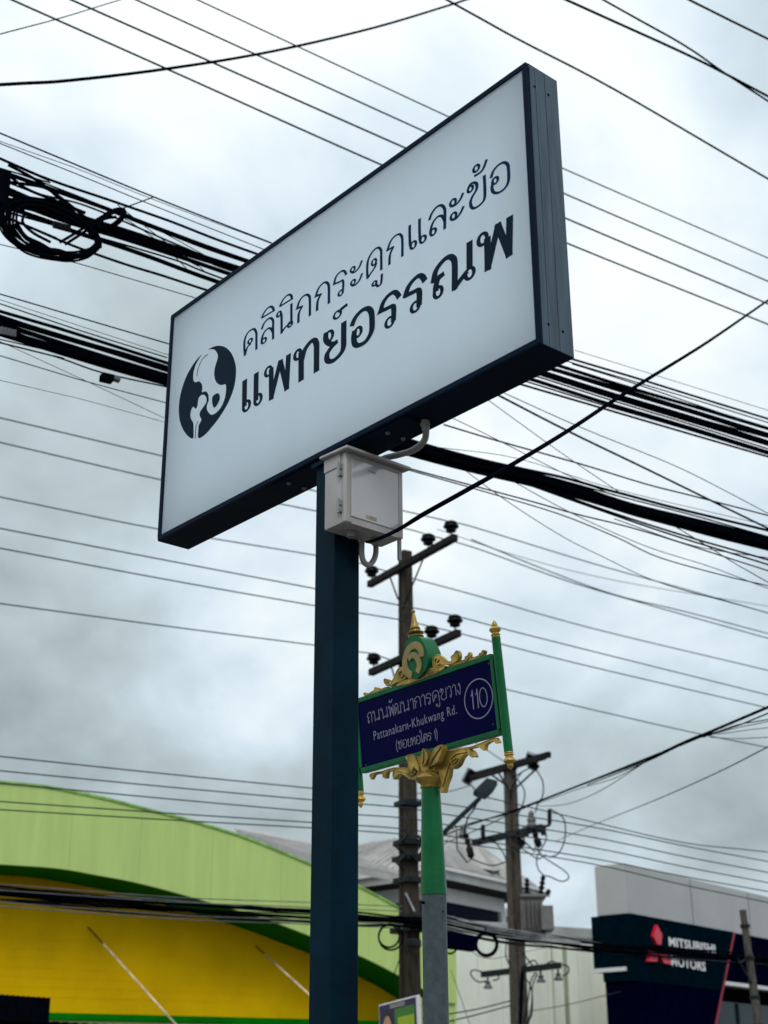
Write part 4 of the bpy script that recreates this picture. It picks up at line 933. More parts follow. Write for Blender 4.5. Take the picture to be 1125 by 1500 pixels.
def strain(x0, y0, x1, y1, D, r=.16):
    a, c = atY(x0, y0, D), atY(x1, y1, D); ax = c-a; n = 6; prof = []
    for i in range(n): prof += [(r*.45, ax.length*(i+.05)/n), (r, ax.length*(i+.3)/n), (r, ax.length*(i+.5)/n), (r*.5, ax.length*(i+.9)/n)]
    MB().lathe(a, ax, prof, 12).build('strain_insulator', 'insulator', up2, smooth=True)
strain(692,1128,682,1148,D2+1.1); strain(770,1108,790,1114,D2-.6,.17); strain(783,1118,779,1127,D2-.5,.15); strain(745,1122,757,1128,D2,.14)
for (a, c) in (((716,1132),(744,1152)), ((728,1128),(746,1158)), ((790,1122),(755,1155))):
    MB().tube([atY(*a, D2-.3), atY(*c, D2-.3)], .03, 6).build('brace', 'steel_dark', up2)
A, C_ = atY(696, 1235, D2+.9), atY(797, 1212, D2-.9)
MB().box(A - ZV*.09, C_-A, a2_n*.14, ZV*.17).build('crossarm', 'steel_dark', up2, bevel=.01)
def lbar(pts, r, name, m, D): return MB().tube([atY(x, y, D) for x, y in pts], r, 8).build(name, m, up2, smooth=True)
for (x, y0, y1, D) in ((682,1221,1257,D2+.6),(757,1219,1240,D2-.4),(781,1213,1241,D2-.8)):
    a, c = atY(x, y0, D), atY(x+9, y1, D)
    ax = c-a; MB().lathe(a, ax, [(.05,0),(.09,ax.length*.1),(.05,ax.length*.2),(.09,ax.length*.35),(.05,ax.length*.5),(.10,ax.length*.6),(.10,ax.length*.92),(.04,ax.length)], 10).build('fuse_cutout', 'insulator', up2, smooth=True)
    MB().tube([a + Vector((-.25,0,.05)), (a+c)/2 + Vector((-.32,0,-.1)), c + Vector((-.12,0,-.12)), c], .022, 6).build('fuse_bracket', 'steel_dark', up2)
lo_ = atY(779, 1212, D2-.7); MB().lathe(lo_, ZV, [(.14,0),(.16,.05),(.10,.12),(.13,.2),(.07,.3),(.09,.36),(.03,.45)], 12).build('arrester', 'transformer', up2, smooth=True)
lo_ = atY(679, 1226, D2+.7); MB().lathe(lo_, ZV, [(.12,0),(.15,.05),(.09,.12),(.10,.2),(.03,.28)], 12).build('arrester', 'transformer', up2, smooth=True)
for (x, y0, y1) in ((707.5,1232,1208),(805,1208,1185)):
    a, c = atY(x, y0, D2-.2), atY(x, y1, D2-.2); MB().lathe(a, c-a, [(.04,0),(.06,.05),(.06,(c-a).length-.05),(.04,(c-a).length)], 8).build('pin_insulator', 'insulator', up2, smooth=True)
lbar([(796,1212),(803,1209),(806,1208)], .04, 'bracket', 'steel_dark', D2-.5)
for x, y in ((765,1222),(771,1219),(788,1214),(794,1214),(796,1218)):
    p = atY(x, y, D2-.6); MB().cbox(p, Vector((.14,0,0)), Vector((0,.14,0)), ZV*.2).build('clamp', 'steel_dark', up2, bevel=.02)
A, C_ = atY(709, 1428, D2+.9), atY(823, 1414.5, D2-.9)
MB().box(A - ZV*.07, C_-A, a2_n*.13, ZV*.15).build('crossarm', 'steel_dark', up2, bevel=.01)
for x, y in ((714.5,1434),(792,1425),(817.5,1422)):
    o = atY(x, y, D2-.3)
    MB().lathe(o, -ZV, [(.03,-.06),(.03,.06),(.09,.08),(.05,.12),(.09,.16),(.13,.22),(.10,.24),(.02,.24)], 12).build('spool_insulator', 'cable_grey', up2, smooth=True)
def loopw(pts, label, r=.018, D=D2-.3, m='cable_black'):
    P = catmull([atY(x, y, D) for x, y in pts], 6); return MB().tube(P, r, 5).build('jumper_wire', m, up2, smooth=True)
for pts in ([(786,1128),(795,1145),(795,1165),(788,1178),(784,1190)], [(757,1140),(768,1158),(766,1178),(757,1196)],
            [(806,1185),(826,1200),(827,1230),(818,1250),(805,1256)], [(783,1241),(800,1258),(826,1275),(833,1286),(822,1291),(805,1284),(797,1283)],
            [(797,1283),(788,1272),(787,1254),(800,1230),(797,1210)], [(760,1240),(775,1250),(788,1258),(800,1252)], [(686,1255),(700,1262),(722,1268),(742,1262)],
            [(700,1235),(716,1226),(735,1246),(742,1262)], [(690,1150),(698,1160),(702,1170)], [(750,1140),(770,1128),(779,1124)],
            [(714,1437),(700,1438),(690,1428),(693,1421),(708,1424)], [(722,1436),(730,1434),(730,1426)], [(790,1417),(783,1407),(775,1410),(768,1416)],[(795,1416),(808,1408),(816,1412)],
            [(820,1412),(832,1416),(832,1425),(824,1430)],[(765,1395),(775,1408),(785,1420)],[(765,1430),(775,1440),(779,1452)],[(785,1424),(778,1436),(775,1455),(771,1480),(768,1500)],[(787,1426),(780,1445),(779,1470),(774,1500)],
            [(742,1376),(741,1400),(747,1415)],[(765,1130),(752,1150),(748,1170)],[(780,1460),(779,1485),(772,1500)]):
    loopw(pts, '')
MB().tube([atY(765, 1424, D2-.35), atY(762, 1500, D2-.35)], .05, 6).build('riser_cable', 'cable_black', up2)
# transformer
tr = thing('transformer', atY(790, 1365, D2-.4), 'grey pole mounted transformer with finned side box hanging on the farther pole', 'transformer')
def TB(x0, y0, x1, y1, D, dth, name, m='transformer', bev=.02):
    a, c = atY(x0, y1, D), atY(x1, y1, D); t = atY(x0, y0, D); b = MB(); b.box(a, c-a, Vector((0,dth,0)), ZV*(t.z-a.z)); return b.build(name, m, tr, bevel=bev)
TB(764,1313,797,1366,D2-.3,.8,'tank'); TB(762,1309,801,1314,D2-.4,.95,'lid'); TB(794,1326,812,1362,D2-.75,.8,'control_box')
for x in (768, 774, 780, 786, 792): TB(x,1320,x+1.8,1360,D2-.5,.2,'cooling_fin')
TB(762,1364,800,1370,D2-.4,1.0,'support_frame','steel_dark')
for (x, y0, y1, dx_) in ((772,1310,1286,0),(792,1310,1282,4),(800,1312,1303,5)):
    a, c = atY(x, y0, D2-.2), atY(x+dx_, y1, D2-.2); ax = c-a; H_ = ax.length; prof = []
    for i in range(4): prof += [(.05, H_*(i/4+.02)), (.12-.015*i, H_*(i/4+.08)), (.05, H_*(i/4+.18))]
    prof.append((.03, H_)); MB().lathe(a, ax, prof, 10).build('bushing', 'insulator', tr, smooth=True)
# diagonal wires from pole 2 to the upper right
sb = thing('service_cable_bundle', atY(760, 1188, D2-.5), 'twisted black cable climbing from the farther pole to the right edge', 'cable bundle')
for i, (p, w) in enumerate((([(640,1228),(690,1208),(745,1190),(780,1177),(876,1140),(944,1114),(1005,1086),(1040,1072),(1125,1036)],2.6),([(640,1220),(700,1203),(745,1192),(800,1170),(900,1130),(1000,1090),(1060,1064),(1125,1036)],2.4),
   ([(860,1150),(944,1117),(1010,1086),(1080,1063),(1125,1045)],1.6),([(640,1240),(700,1215),(742,1195)],1.2),([(1030,1080),(1080,1062),(1125,1054)],1.4),([(1040,1077),(1080,1066),(1125,1057)],1.0),([(1050,1076),(1090,1070),(1125,1066)],.9),([(1040,1080),(1080,1082),(1125,1080)],.9),
   ([(790,1181),(830,1178),(880,1158),(944,1117)],.9),([(785,1178),(850,1155),(900,1140),(944,1117)],.9))):
    wire(p, ('d', (D2-1, 15) if i < 2 else (22, 15)) if False else ('d', [1/(1/38.0 + (1/15.-1/38.0)*max(0,(x-640)/485)) for x, y in p]), w, None, parent=sb, name='cable', ext=(0, 4 if p[-1][0] > 1100 else 0))
for x, y in ((946,1114),(1005,1087),(1055,1066)):
    p = atY(x, y, 1/(1/38.0 + (1/15.-1/38.0)*((x-640)/485))); MB().cbox(p, Vector((.06,0,.02)), Vector((0,.05,0)), ZV*.03).build('cable_clamp', 'steel_dark', sb, bevel=.01)
wire([(815,1232),(870,1208),(960,1172),(1050,1132),(1125,1094)], ('d', (37, 16)), 1.2, 'thin straight wire rising to the right below the twisted cable', 'wire_bare', ext=(0,4))
wire([(640,1500),(666,1494),(700,1486),(748,1473)], ('d', (34, 38)), 1.6, 'lower slanting cable against the white wall left of the farther pole', ext=(3,0))
wire([(655,1486),(700,1478),(748,1466)], ('d', (34, 38)), 1.6, 'upper slanting cable against the white wall left of the farther pole', ext=(3,0))
wire([(765,1483),(830,1472),(895,1456),(960,1440)], ('d', (38, 44)), 1.0, 'fine wire crossing the white wall low on the right', 'wire_bare', ext=(0,0))
wire([(665,1340),(690,1392),(720,1404),(760,1396),(800,1388)], ('d', (30, 36)), .8, 'slack thin wire drooping against the white wall', 'wire_bare', ext=(0,0))
wire([(660,1420),(675,1462),(688,1500)], ('d', (34, 34)), .9, 'thin stay wire down the white wall beside the grey sign pole', 'wire_bare', ext=(0,2))
wire([(690,1150),(664,1158),(640,1160)], ('d', (D2+1, D2-3)), 1.3, 'short wire from the dead-end insulator towards the gold capital', 'wire_bare', ext=(0,3))
wire([(742,1118),(700,1090),(655,1062)], ('d', (D2, D2-4)), 1.2, 'wire from the farther pole top running up behind the street sign', 'wire_bare', ext=(0,3))
wire([(574,1438),(590,1385),(589,1340)], ('d', (D1-.4, D1-.4)), 1.2, 'thin cable hanging beside the tall pole above the poster', ext=0)

# ================================================================= SMALL LEANING POLE at right
lp0, lp1 = atY(1088, 1333, 27.0), atY(1111, 1500, 27.0); dirn = (lp1-lp0).normalized()
foot = lp0 + dirn*((lp0.z)/-dirn.z)
up3 = thing('leaning_pole', foot, 'weathered short pole leaning in front of the dark showroom', 'pole')
MB().tube([foot, lp0], [.105, .062], 10).build('shaft', 'concrete_grey', up3, smooth=True)
for t in (.06, .18, .32, .42):
    p = lp0*(1-t) + foot*t; MB().tube([p + dirn*.03, p - dirn*.03], .088, 10).build('band', 'steel_dark', up3)
MB().tube([lp0*.72+foot*.28, atY(1080,1404,26.6), atY(1083,1410,26.7), atY(1096,1405,26.9)], .018, 5).build('hook', 'steel_dark', up3)
for pts in ([(1085,1385),(1078,1400),(1088,1412),(1099,1398)], [(1103,1378),(1112,1392),(1114,1404),(1107,1410)]):
    MB().tube(catmull([atY(x, y, 26.8) for x, y in pts], 5), .012, 5).build('jumper_wire', 'cable_black', up3)
# ================================================================= GREEN ARCHED BUILDING
AC = 29.0; AY = 59.0
an, ad = yawn(AY), yawd(AY)
def ap(px, py, c=AC): return vplane(px, py, AY, c)
def auv(px, py, c=AC): p = ap(px, py, c); return Vector((p.dot(ad), p.z))
def A3(u, z, c=AC): return Vector((0,0,0)) + ad*u + Vector((an.x, an.y, 0))*c + ZV*z
TOP = [(0,1144),(65,1150),(123,1161),(163.5,1170),(212.6,1183),(262,1195.5),(311,1209.6),(356,1224),(392.5,1238),(454,1264),(524.5,1296),(588,1330),(630,1357),(668,1385)]
BOT = [(0,1266),(82,1271.7),(143,1282),(196,1292),(253.5,1306.5),(311,1323),(360,1337),(409,1353.5),(452,1370),(524.5,1398.8),(588,1430.5),(620,1449),(650,1469)]
T2 = [auv(*p) for p in TOP]; B2 = [auv(*p) for p in BOT]
uc = T2[0].x - 1.6                                            # crown of the arch, just outside the frame
def ev(tab, u):
    u = uc + abs(u-uc)
    if u <= tab[0].x: 
        k = (tab[0].x-u)/(tab[0].x-uc+1e-6); return tab[0].y + .04*k
    for a, b_ in zip(tab, tab[1:]):
        if u <= b_.x: t = (u-a.x)/(b_.x-a.x); return a.y + (b_.y-a.y)*t
    return tab[-1].y
# smooth the tables with catmull
T2 = [Vector((p.x, p.y)) for p in catmull([Vector((q.x, q.y, 0)) for q in T2], 5)]; B2 = [Vector((p.x, p.y)) for p in catmull([Vector((q.x, q.y, 0)) for q in B2], 5)]
uR = T2[-1].x; uB = B2[-1].x
arch = thing('arched_shop_building', A3(uc, 0, AC+6), 'lime green shop building with an arched fascia over a yellow wall', 'building')
zlow = B2[-1].y
seams = [2*uc-uR] ; 
us = [auv(x, 1300).x for x in (-70, 98, 202, 309, 412, 540)]
edges = sorted([uR] + us + [2*uc-u for u in us if u > uc+.6] + [2*uc-uR])
edges = [e for i, e in enumerate(edges) if i == 0 or e-edges[i-1] > .5]
for a, b_ in zip(edges, edges[1:]):
    n_ = 12; g_ = .0025; us_ = [a+g_ + (b_-a-2*g_)*i/n_ for i in range(n_+1)]
    top = [(u, ev(T2, u)-.05) for u in us_]
    bot = [(u, ev(B2, u) if uc+abs(u-uc) < uB else zlow) for u in us_]
    b = MB(); b.prism([A3(u, z) for u, z in bot] + [A3(u, z) for u, z in reversed(top)], an*.06); b.build('fascia_panel', 'lime_wall', arch)
N_ = 70; uu_ = [2*uc-uR + (2*uR-2*uc)*i/N_ for i in range(N_+1)]
b = MB()
for a, c in zip(uu_, uu_[1:]):   # cap trim along the arch
    b.hull8([A3(a, ev(T2,a)-.05, AC-.03), A3(c, ev(T2,c)-.05, AC-.03), A3(c, ev(T2,c)-.05, AC+.14), A3(a, ev(T2,a)-.05, AC+.14), A3(a, ev(T2,a), AC-.03), A3(c, ev(T2,c), AC-.03), A3(c, ev(T2,c), AC+.14), A3(a, ev(T2,a), AC+.14)])
b.build('arch_trim', 'lime_edge', arch)
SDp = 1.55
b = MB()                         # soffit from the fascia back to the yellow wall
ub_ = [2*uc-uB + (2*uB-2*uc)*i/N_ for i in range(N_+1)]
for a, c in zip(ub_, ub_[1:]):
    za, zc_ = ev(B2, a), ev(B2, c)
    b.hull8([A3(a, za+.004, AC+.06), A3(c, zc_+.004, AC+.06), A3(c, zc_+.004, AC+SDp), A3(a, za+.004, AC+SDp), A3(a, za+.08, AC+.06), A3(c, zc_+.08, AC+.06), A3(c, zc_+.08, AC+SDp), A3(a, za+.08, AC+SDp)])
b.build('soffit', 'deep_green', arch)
b = MB(); b.box(A3(2*uc-uR, 0, AC+SDp), ad*(2*(uR-uc)), an*.2, ZV*(ev(T2, uc)-.9))
P = [A3(2*uc-uR, 0, AC+SDp), A3(uR, 0, AC+SDp)] + [A3(u, ev(T2, u)-.3, AC+SDp) for u in reversed(uu_)]
b = MB(); b.prism(P, an*.2); b.build('wall', 'yellow_wall', arch)
b = MB(); b.box(A3(uR-.25, 0, AC+.07), ad*.25, an*14, ZV*(ev(T2,uR)-.15)); b.build('side_wall', 'lime_wall', arch)
b = MB()
for a, c in zip(uu_, uu_[1:]):
    b.hull8([A3(a, ev(T2,a)-.25, AC+.07), A3(c, ev(T2,c)-.25, AC+.07), A3(c, ev(T2,c)-.25, AC+14), A3(a, ev(T2,a)-.25, AC+14), A3(a, ev(T2,a)-.15, AC+.07), A3(c, ev(T2,c)-.15, AC+.07), A3(c, ev(T2,c)-.15, AC+14), A3(a, ev(T2,a)-.15, AC+14)])
b.build('roof', 'roof_metal', arch)
# ledge at the foot of the yellow wall
zl = ap(253, 1490, AC+SDp-.25).z
zA = zl
b = MB(); b.box(A3(auv(53, 1480, AC+SDp-.3).x, zA-.10, AC+SDp-.3), ad*(uR-.4-auv(53, 1480, AC+SDp-.3).x), an*.3, ZV*.13); b.build('ledge', 'deep_green', arch, bevel=.01)
b = MB(); b.box(A3(2*uc-uR+.3, zA-1.1, AC+SDp-.22), ad*(2*(uR-uc)-.7), an*.2, ZV*.99); b.build('lower_wall', 'lime_wall', arch)
# support rods, upper end on the wall and lower end out on the awning
for (x0, y0, x1, y1) in ((129,1358,257,1500), (375,1386,452,1456)):
    a = ap(x0, y0, AC+SDp-.02); c = ap(x1, y1, AC-.25); e = c + (c-a)*.25
    MB().tube([a, a*.82+c*.18], .016, 8).build('support_rod', 'steel_dark', arch, smooth=True)
    MB().tube([a*.82+c*.18, e], .022, 8).build('support_rod', 'rust_rod', arch, smooth=True)
# horizontal cladding joints on the yellow wall
b = MB()
for k in range(18):
    zk = zA+.35+k*.19; uk = max([u for u in uu_ if ev(T2, u)-.45 > zk] + [uc+.1])
    b.box(A3(2*uc-uk, zk, AC+SDp-.006), ad*(2*(uk-uc)), an*.006, ZV*.012)
b2 = MB(); b.build('cladding_joint', 'yellow_wall', arch, label='horizontal ribs of the yellow wall')
# dark corrugated awning at bottom-left
aw = thing('awning', ap(0, 1500, 26.5) , 'black corrugated awning poking into the bottom left corner', 'awning')
b = MB(); a0 = ap(-60, 1462, 26.5); a1 = ap(53, 1470, 26.5); n_ = 30; dd = (a1-a0)/n_
for i in range(n_):
    b.cbox(a0 + dd*(i+.5) - ZV*.16, dd*.8, an*1.6, ZV*(.40 + .03*(i % 2)))
b.build('corrugated_sheet', 'cable_black', aw)
a0 = ap(-60, 1490, 26.6); a1 = ap(155, 1503, 26.6); dd = (a1-a0)/n_; b = MB()
for i in range(n_): b.cbox(a0 + dd*(i+.5) - ZV*.2, dd*.85, an*1.2, ZV*(.36 + .03*(i % 2)))
b.build('corrugated_sheet', 'cable_black', aw)
MB().box(A3(a0.dot(ad), 0, 27.6), ad*.12, an*.12, ZV*(a0.z)).build('awning_post', 'steel_dark', aw)

# ================================================================= GREY ROOF BEHIND THE ARCH (left)
RY = 59.0
shed = thing('metal_roof_shed', vplane(420, 1260, RY, 46), 'low grey metal roof showing just behind the lime arch', 'building')
p = [vplane(348, 1217, RY, 46), vplane(380, 1224, RY, 46), vplane(454, 1239, RY, 46), vplane(486, 1245, RY, 46)]
b = MB(); a, c = p[0], p[3]; bk = yawn(RY)
b.hull8([a - ZV*2 - bk*6, c - ZV*2 - bk*6, c - ZV*.1, a - ZV*.1, a - ZV*1.8 - bk*6, c - ZV*1.8 - bk*6, c, a]); b.build('roof', 'roof_metal', shed)
b = MB()
for i in range(46):
    s = a*(1-i/46)+c*(i/46); b.hull8([s - ZV*1.8 - bk*6, s - ZV*1.8 - bk*6 + (c-a)*.008, s + (c-a)*.008, s, s - ZV*1.74 - bk*6, s - ZV*1.74 - bk*6 + (c-a)*.008, s + ZV*.06 + (c-a)*.008, s + ZV*.06])
b.build('roof_rib', 'roof_metal', shed)
MB().box(a + ZV*.02, c-a, bk*.3, ZV*.14).build('ridge_cap', 'white_trim', shed)
MB().box(Vector((a.x, a.y, 0)) - bk*1, Vector((c.x-a.x, c.y-a.y, 0)), bk*4, ZV*(min(a.z, c.z)-1)).build('wall', 'plaster_white', shed)

# ================================================================= PAVILION WITH HIPPED ROOF
PD = 50.0
pav = thing('pavilion_house', atY(660, 1350, PD+5), 'white house with grey hipped metal roof behind the green sign pole', 'house')
cn = atY(640, 1267, PD)                                    # nearest eave corner
el = atY(470, 1293, PD+7); er = atY(800, 1302, PD+7)
zE = cn.z; el.z = zE-.0; er.z = zE-.0
el = Vector((cn.x - 6.0, cn.y + 3.6, zE)); 
def eave_dir(px, py):
    r = ray(px, py); k = (zE-CAM.z)/r.z; return CAM + r*k
el = eave_dir(524.5, 1283); er = eave_dir(788, 1300)
dl = (el-cn); dr = (er-cn)
ang = math.degrees(math.atan2(dl.x, dl.y)), math.degrees(math.atan2(dr.x, dr.y))
el = cn + dl.normalized()*17; er = cn + dr.normalized()*dr.length
print('pavilion', cn, el, er, ang)
ap1 = atY(668, 1215, PD+5.5); ap0 = atY(640, 1222, PD+6.5)
bkc = el + er - cn
b = MB()
# roof: hip surfaces from the eaves to a short ridge
r1 = ap1; r0 = r1 + (el-cn)*.55; r0.z = r1.z
def slab(P, t=.12):
    b_ = MB(); b_.prism(P, ZV*-t); return b_
slab([cn, er, r1]).build('roof_slope', 'roof_metal', pav)
slab([el, cn, r1, r0]).build('roof_slope', 'roof_metal', pav)
slab([er, bkc, r0, r1]).build('roof_slope', 'roof_metal', pav)
slab([bkc, el, r0]).build('roof_slope', 'roof_metal', pav)
def ribs(A, B, T, T2_, n, name='roof_rib'):
    b_ = MB()
    for i in range(n):
        t = (i+.5)/n; s = A.lerp(B, t); e = T.lerp(T2_, t)
        b_.tube([s+ZV*.03, e+ZV*.03], .035, 4)
    b_.build(name, 'roof_metal', pav)
ribs(cn, er, r1, r1, 40); ribs(el, cn, r0, r1, 34)
# small gable on the right hip
g0, g1_, g2_ = atY(694, 1238, PD+3.0), atY(731, 1275, PD+2.4), atY(650, 1262, PD+2.0)
b = MB(); b.prism([atY(692,1232,PD+3.4), atY(697,1238,PD+3.4), atY(733,1274,PD+3.4), atY(722,1276,PD+3.4)], Vector((0,2,0))); b.build('gable_trim', 'eave_grey', pav)
b = MB(); b.prism([atY(655,1262,PD+3.2), atY(692,1232,PD+3.4), atY(722,1275,PD+3.0)], Vector((.3,1.5,0))); b.build('gable_roof', 'roof_metal', pav)
# fascia, gutter and soffit
for A, B in ((cn, el), (cn, er)):
    nrm_ = (B-A).cross(ZV).normalized()
    if nrm_.y > 0: nrm_ = -nrm_
    MB().box(A - ZV*.42 + nrm_*.02, B-A, -nrm_*.1, ZV*.30).build('eave_board', 'eave_grey', pav)
    MB().box(A - ZV*.14 + nrm_*.04, B-A, nrm_*.12, ZV*.10).build('gutter', 'white_trim', pav)
b = MB(); b.prism([cn - ZV*.45, er - ZV*.45, bkc - ZV*.45, el - ZV*.45], ZV*.03); b.build('soffit_board', 'arm_concrete', pav)  # near-black colour paints in the shadow under the eaves
ul, ur = (el-cn).normalized(), (er-cn).normalized()
ci, ri, li, bi = cn+ul+ur, er+ul-ur, el-ul+ur, bkc-ul-ur
for A, B in ((ci, li), (ci, ri)):
    nrm_ = (B-A).cross(ZV).normalized(); 
    if nrm_.y > 0: nrm_ = -nrm_
    MB().box(A - ZV*.95, B-A, -nrm_*.25, ZV*.49).build('beam', 'white_trim', pav)
    n_ = 1; Lh = (B-A)
    for k in range(n_):
        MB().box(A + Lh*(k/n_+.02) - ZV*2.55, Lh*(1/n_-.12), -nrm_*.12, ZV*1.6).build('window', 'glass_navy', pav)
    for k in range(n_+1):
        MB().box(A + Lh*(k/n_-.045 if 0 < k else 0) - ZV*2.55, Lh*.06, -nrm_*.3, ZV*1.6).build('column', 'white_trim', pav)
    MB().box(Vector((A.x, A.y, 0)), Vector((Lh.x, Lh.y, 0)), -nrm_*.3, ZV*(A.z-2.56)).build('wall', 'plaster_white', pav)
# smaller roof seen through the gap
sr = thing('far_grey_house', atY(716, 1360, 70), 'distant grey roofed house glimpsed left of the farther pole', 'house')
MB().prism([atY(690,1333,70), atY(700,1325,70), atY(752,1332,70), atY(752,1342,70), atY(690,1346,70)], Vector((0,4,0))).build('roof', 'eave_grey', sr)
MB().prism([atY(690,1347,70.5), atY(752,1343,70.5), atY(752,1400,70.5), atY(690,1400,70.5)], Vector((0,4,0))).build('wall', 'clad_grey', sr)

# ================================================================= WHITE WALL BUILDING
WC = 38.5
ww = thing('white_warehouse', vplane(770, 1500, 60, WC), 'plain off-white warehouse wall with grey parapet behind the farther pole', 'building')
wd_, wn_ = yawd(60), yawn(60)
def wv(px, py): return vplane(px, py, 60, WC)
zt = wv(811.6, 1357).z
def wu(px): return wv(px, 1420).dot(wd_)
zt2 = wv(850, 1375).z
def W3(u, z, c=WC): return wd_*u + wn_*c + ZV*z
ue = [wu(x) for x in (560, 625, 668, 700, 735, 770, 801, 825, 847, 864, 885, 960)]
for a, c in zip(ue, ue[1:]):
    MB().box(W3(a+.008, 0), wd_*(c-a-.016), wn_*.12, ZV*zt2).build('wall_panel', 'plaster_white', ww)
MB().box(W3(ue[0], 0, WC+.03), wd_*(ue[-1]-ue[0]), wn_*9, ZV*(zt2-.01)).build('back_wall', 'plaster_stain', ww)
MB().box(W3(ue[0], zt2+.004, WC-.05), wd_*(ue[-1]-ue[0]), wn_*9, ZV*(zt-zt2)).build('parapet', 'eave_grey', ww, bevel=.02)
for x, w in ((825, .16), (808, .05)): MB().box(W3(wu(x), 0, WC-.012), wd_*w, wn_*.011, ZV*(zt2-.02)).build('rain_stain', 'plaster_stain', ww)
b = MB(); b.box(W3(wu(886), 0, WC-.35), wd_*.45, wn_*.3, ZV*(wv(886,1434).z)); b.build('downpipe_column', 'cream_column', ww, bevel=.05)

# ================================================================= SHOWROOM (grey and black)
MD = 42.0
mf = yawd(38.3); mn = yawn(38.3)
c0 = atY(913.5, 1264, MD)
def mp(px, py): return onplane(px, py, c0, mn)
def muv(px, py): p = mp(px, py)-c0; return Vector((p.dot(mf), p.z))
ms = yawd(-48)                                            # direction of the short return wall, going left and away
def M3(u, z, w=0): return Vector((c0.x, c0.y, 0)) + mf*u + mn*w + ZV*z
show = thing('car_showroom', (c0.x, c0.y, 0), 'car showroom with grey parapet, black fascia and red diamond emblem', 'building')
zt_ = c0.z; zg0 = mp(926, 1339.5).z
def ret(px, py): return onplane(px, py, c0, Vector((ms.y, -ms.x, 0)))
lenr = 1.02; Lm = 26.0
def lblock(z0, z1, out, name, m, L0=Lm, bev=.02):
    a = Vector((c0.x, c0.y, z0)) - mn*out - (mf*out*.3)
    return MB().prism([a, a + mf*L0, a + mf*L0 + ms*lenr, a + ms*lenr], ZV*(z1-z0)).build(name, m, show, bevel=bev)
lblock(zg0+.004, zt_, 0, 'parapet', 'clad_grey')
for k in range(1, 6): MB().box(M3(k*4.1, zg0+.02, -.004), mf*.03, mn*.003, ZV*(zt_-zg0-.05)).build('cladding_joint', 'steel_dark', show)
def zat(px, py): return mp(px, py).z
# slanting right edge of the black pylon wall
eT, eB = muv(1069, 1368), muv(1042, 1500); zT, zB = zat(1069, 1368), zat(1042, 1500)
def eU(z): return eT.x + (eB.x-eT.x)*(z-zT)/(zB-zT)
zmid = (zat(930, 1437) + 0)
pl = MB(); pl.prism([M3(-.04, zmid, -.12), M3(eU(zmid), zmid, -.12), M3(eU(zg0), zg0, -.12), M3(-.04, zg0, -.12)], mn*1.0); pl.build('fascia_band', 'clad_black', show)
pl = MB(); pl.prism([M3(.05, 0, -.115), M3(eU(0), 0, -.115), M3(eU(zmid-.004), zmid-.004, -.115), M3(.05, zmid-.004, -.115)], mn*.99); pl.build('pylon_wall', 'clad_navy', show)
zr = ret(880, 1424).z
a = Vector((c0.x, c0.y, 0)); MB().prism([a + mn*.1 + ZV*zr + mf*.05, a + ms*(lenr+.22) + ZV*zr + mn*.0, a + ms*(lenr+.22) + mf*3 + ZV*zr, a + mf*3 + mn*.5 + ZV*zr], ZV*(zg0-zr)).build('return_fascia', 'clad_black', show)
MB().prism([a + mf*.3 + mn*.2, a + ms*(lenr-.1) + mf*.8, a + ms*(lenr-.1) + mf*3.5, a + mf*3], ZV*(zr-.01)).build('return_wall', 'black_hole', show)
b0, b1 = a + ms*(lenr+.24), a + ms*.1
MB().box(b0 + ZV*(zr-.02) - Vector((.669,.743,0))*.12, (b1-b0), Vector((.669,.743,0))*.1, ZV*.11).build('light_strip', 'white_trim', show)
# right-hand part: black canopy band, white edge, teal glass
zs = zat(1056, 1440)
MB().prism([M3(eU(zs)+.14, zs+.06, .0), M3(Lm, zs+.06, .0), M3(Lm, zg0, .0), M3(eU(zg0)+.14, zg0, .0)], mn*.8).build('canopy_band', 'clad_navy', show)
MB().box(M3(eU(zs)+.16, zs-.05, -.08), mf*(Lm-eU(zs)-.2), mn*.8, ZV*.11).build('canopy_edge', 'white_trim', show)
MB().box(M3(eU(zs)+.05, zs-.50, .35), mf*(Lm-eU(zs)-.2), mn*.3, ZV*.44).build('canopy_shade', 'black_hole', show)  # black box standing in for the shade below the canopy, not a part
MB().prism([M3(eU(0)+.14, 0, .3), M3(Lm, 0, .3), M3(Lm, zs-.5, .3), M3(eU(zs-.5)+.14, zs-.5, .3)], mn*.06).build('glass_front', 'glass_teal', show)
for k in range(7): MB().box(M3(eU(0)+2.3+k*2.6, 0, .24), mf*.08, mn*.05, ZV*(zs-.52)).build('mullion', 'steel_dark', show)
MB().prism([M3(eU(zg0)+.0, zg0-.01, -.16), M3(eU(zg0)+.055, zg0-.01, -.16), M3(eU(0)+.055, 0, -.16), M3(eU(0), 0, -.16)], mn*.1).build('red_line', 'line_red', show)
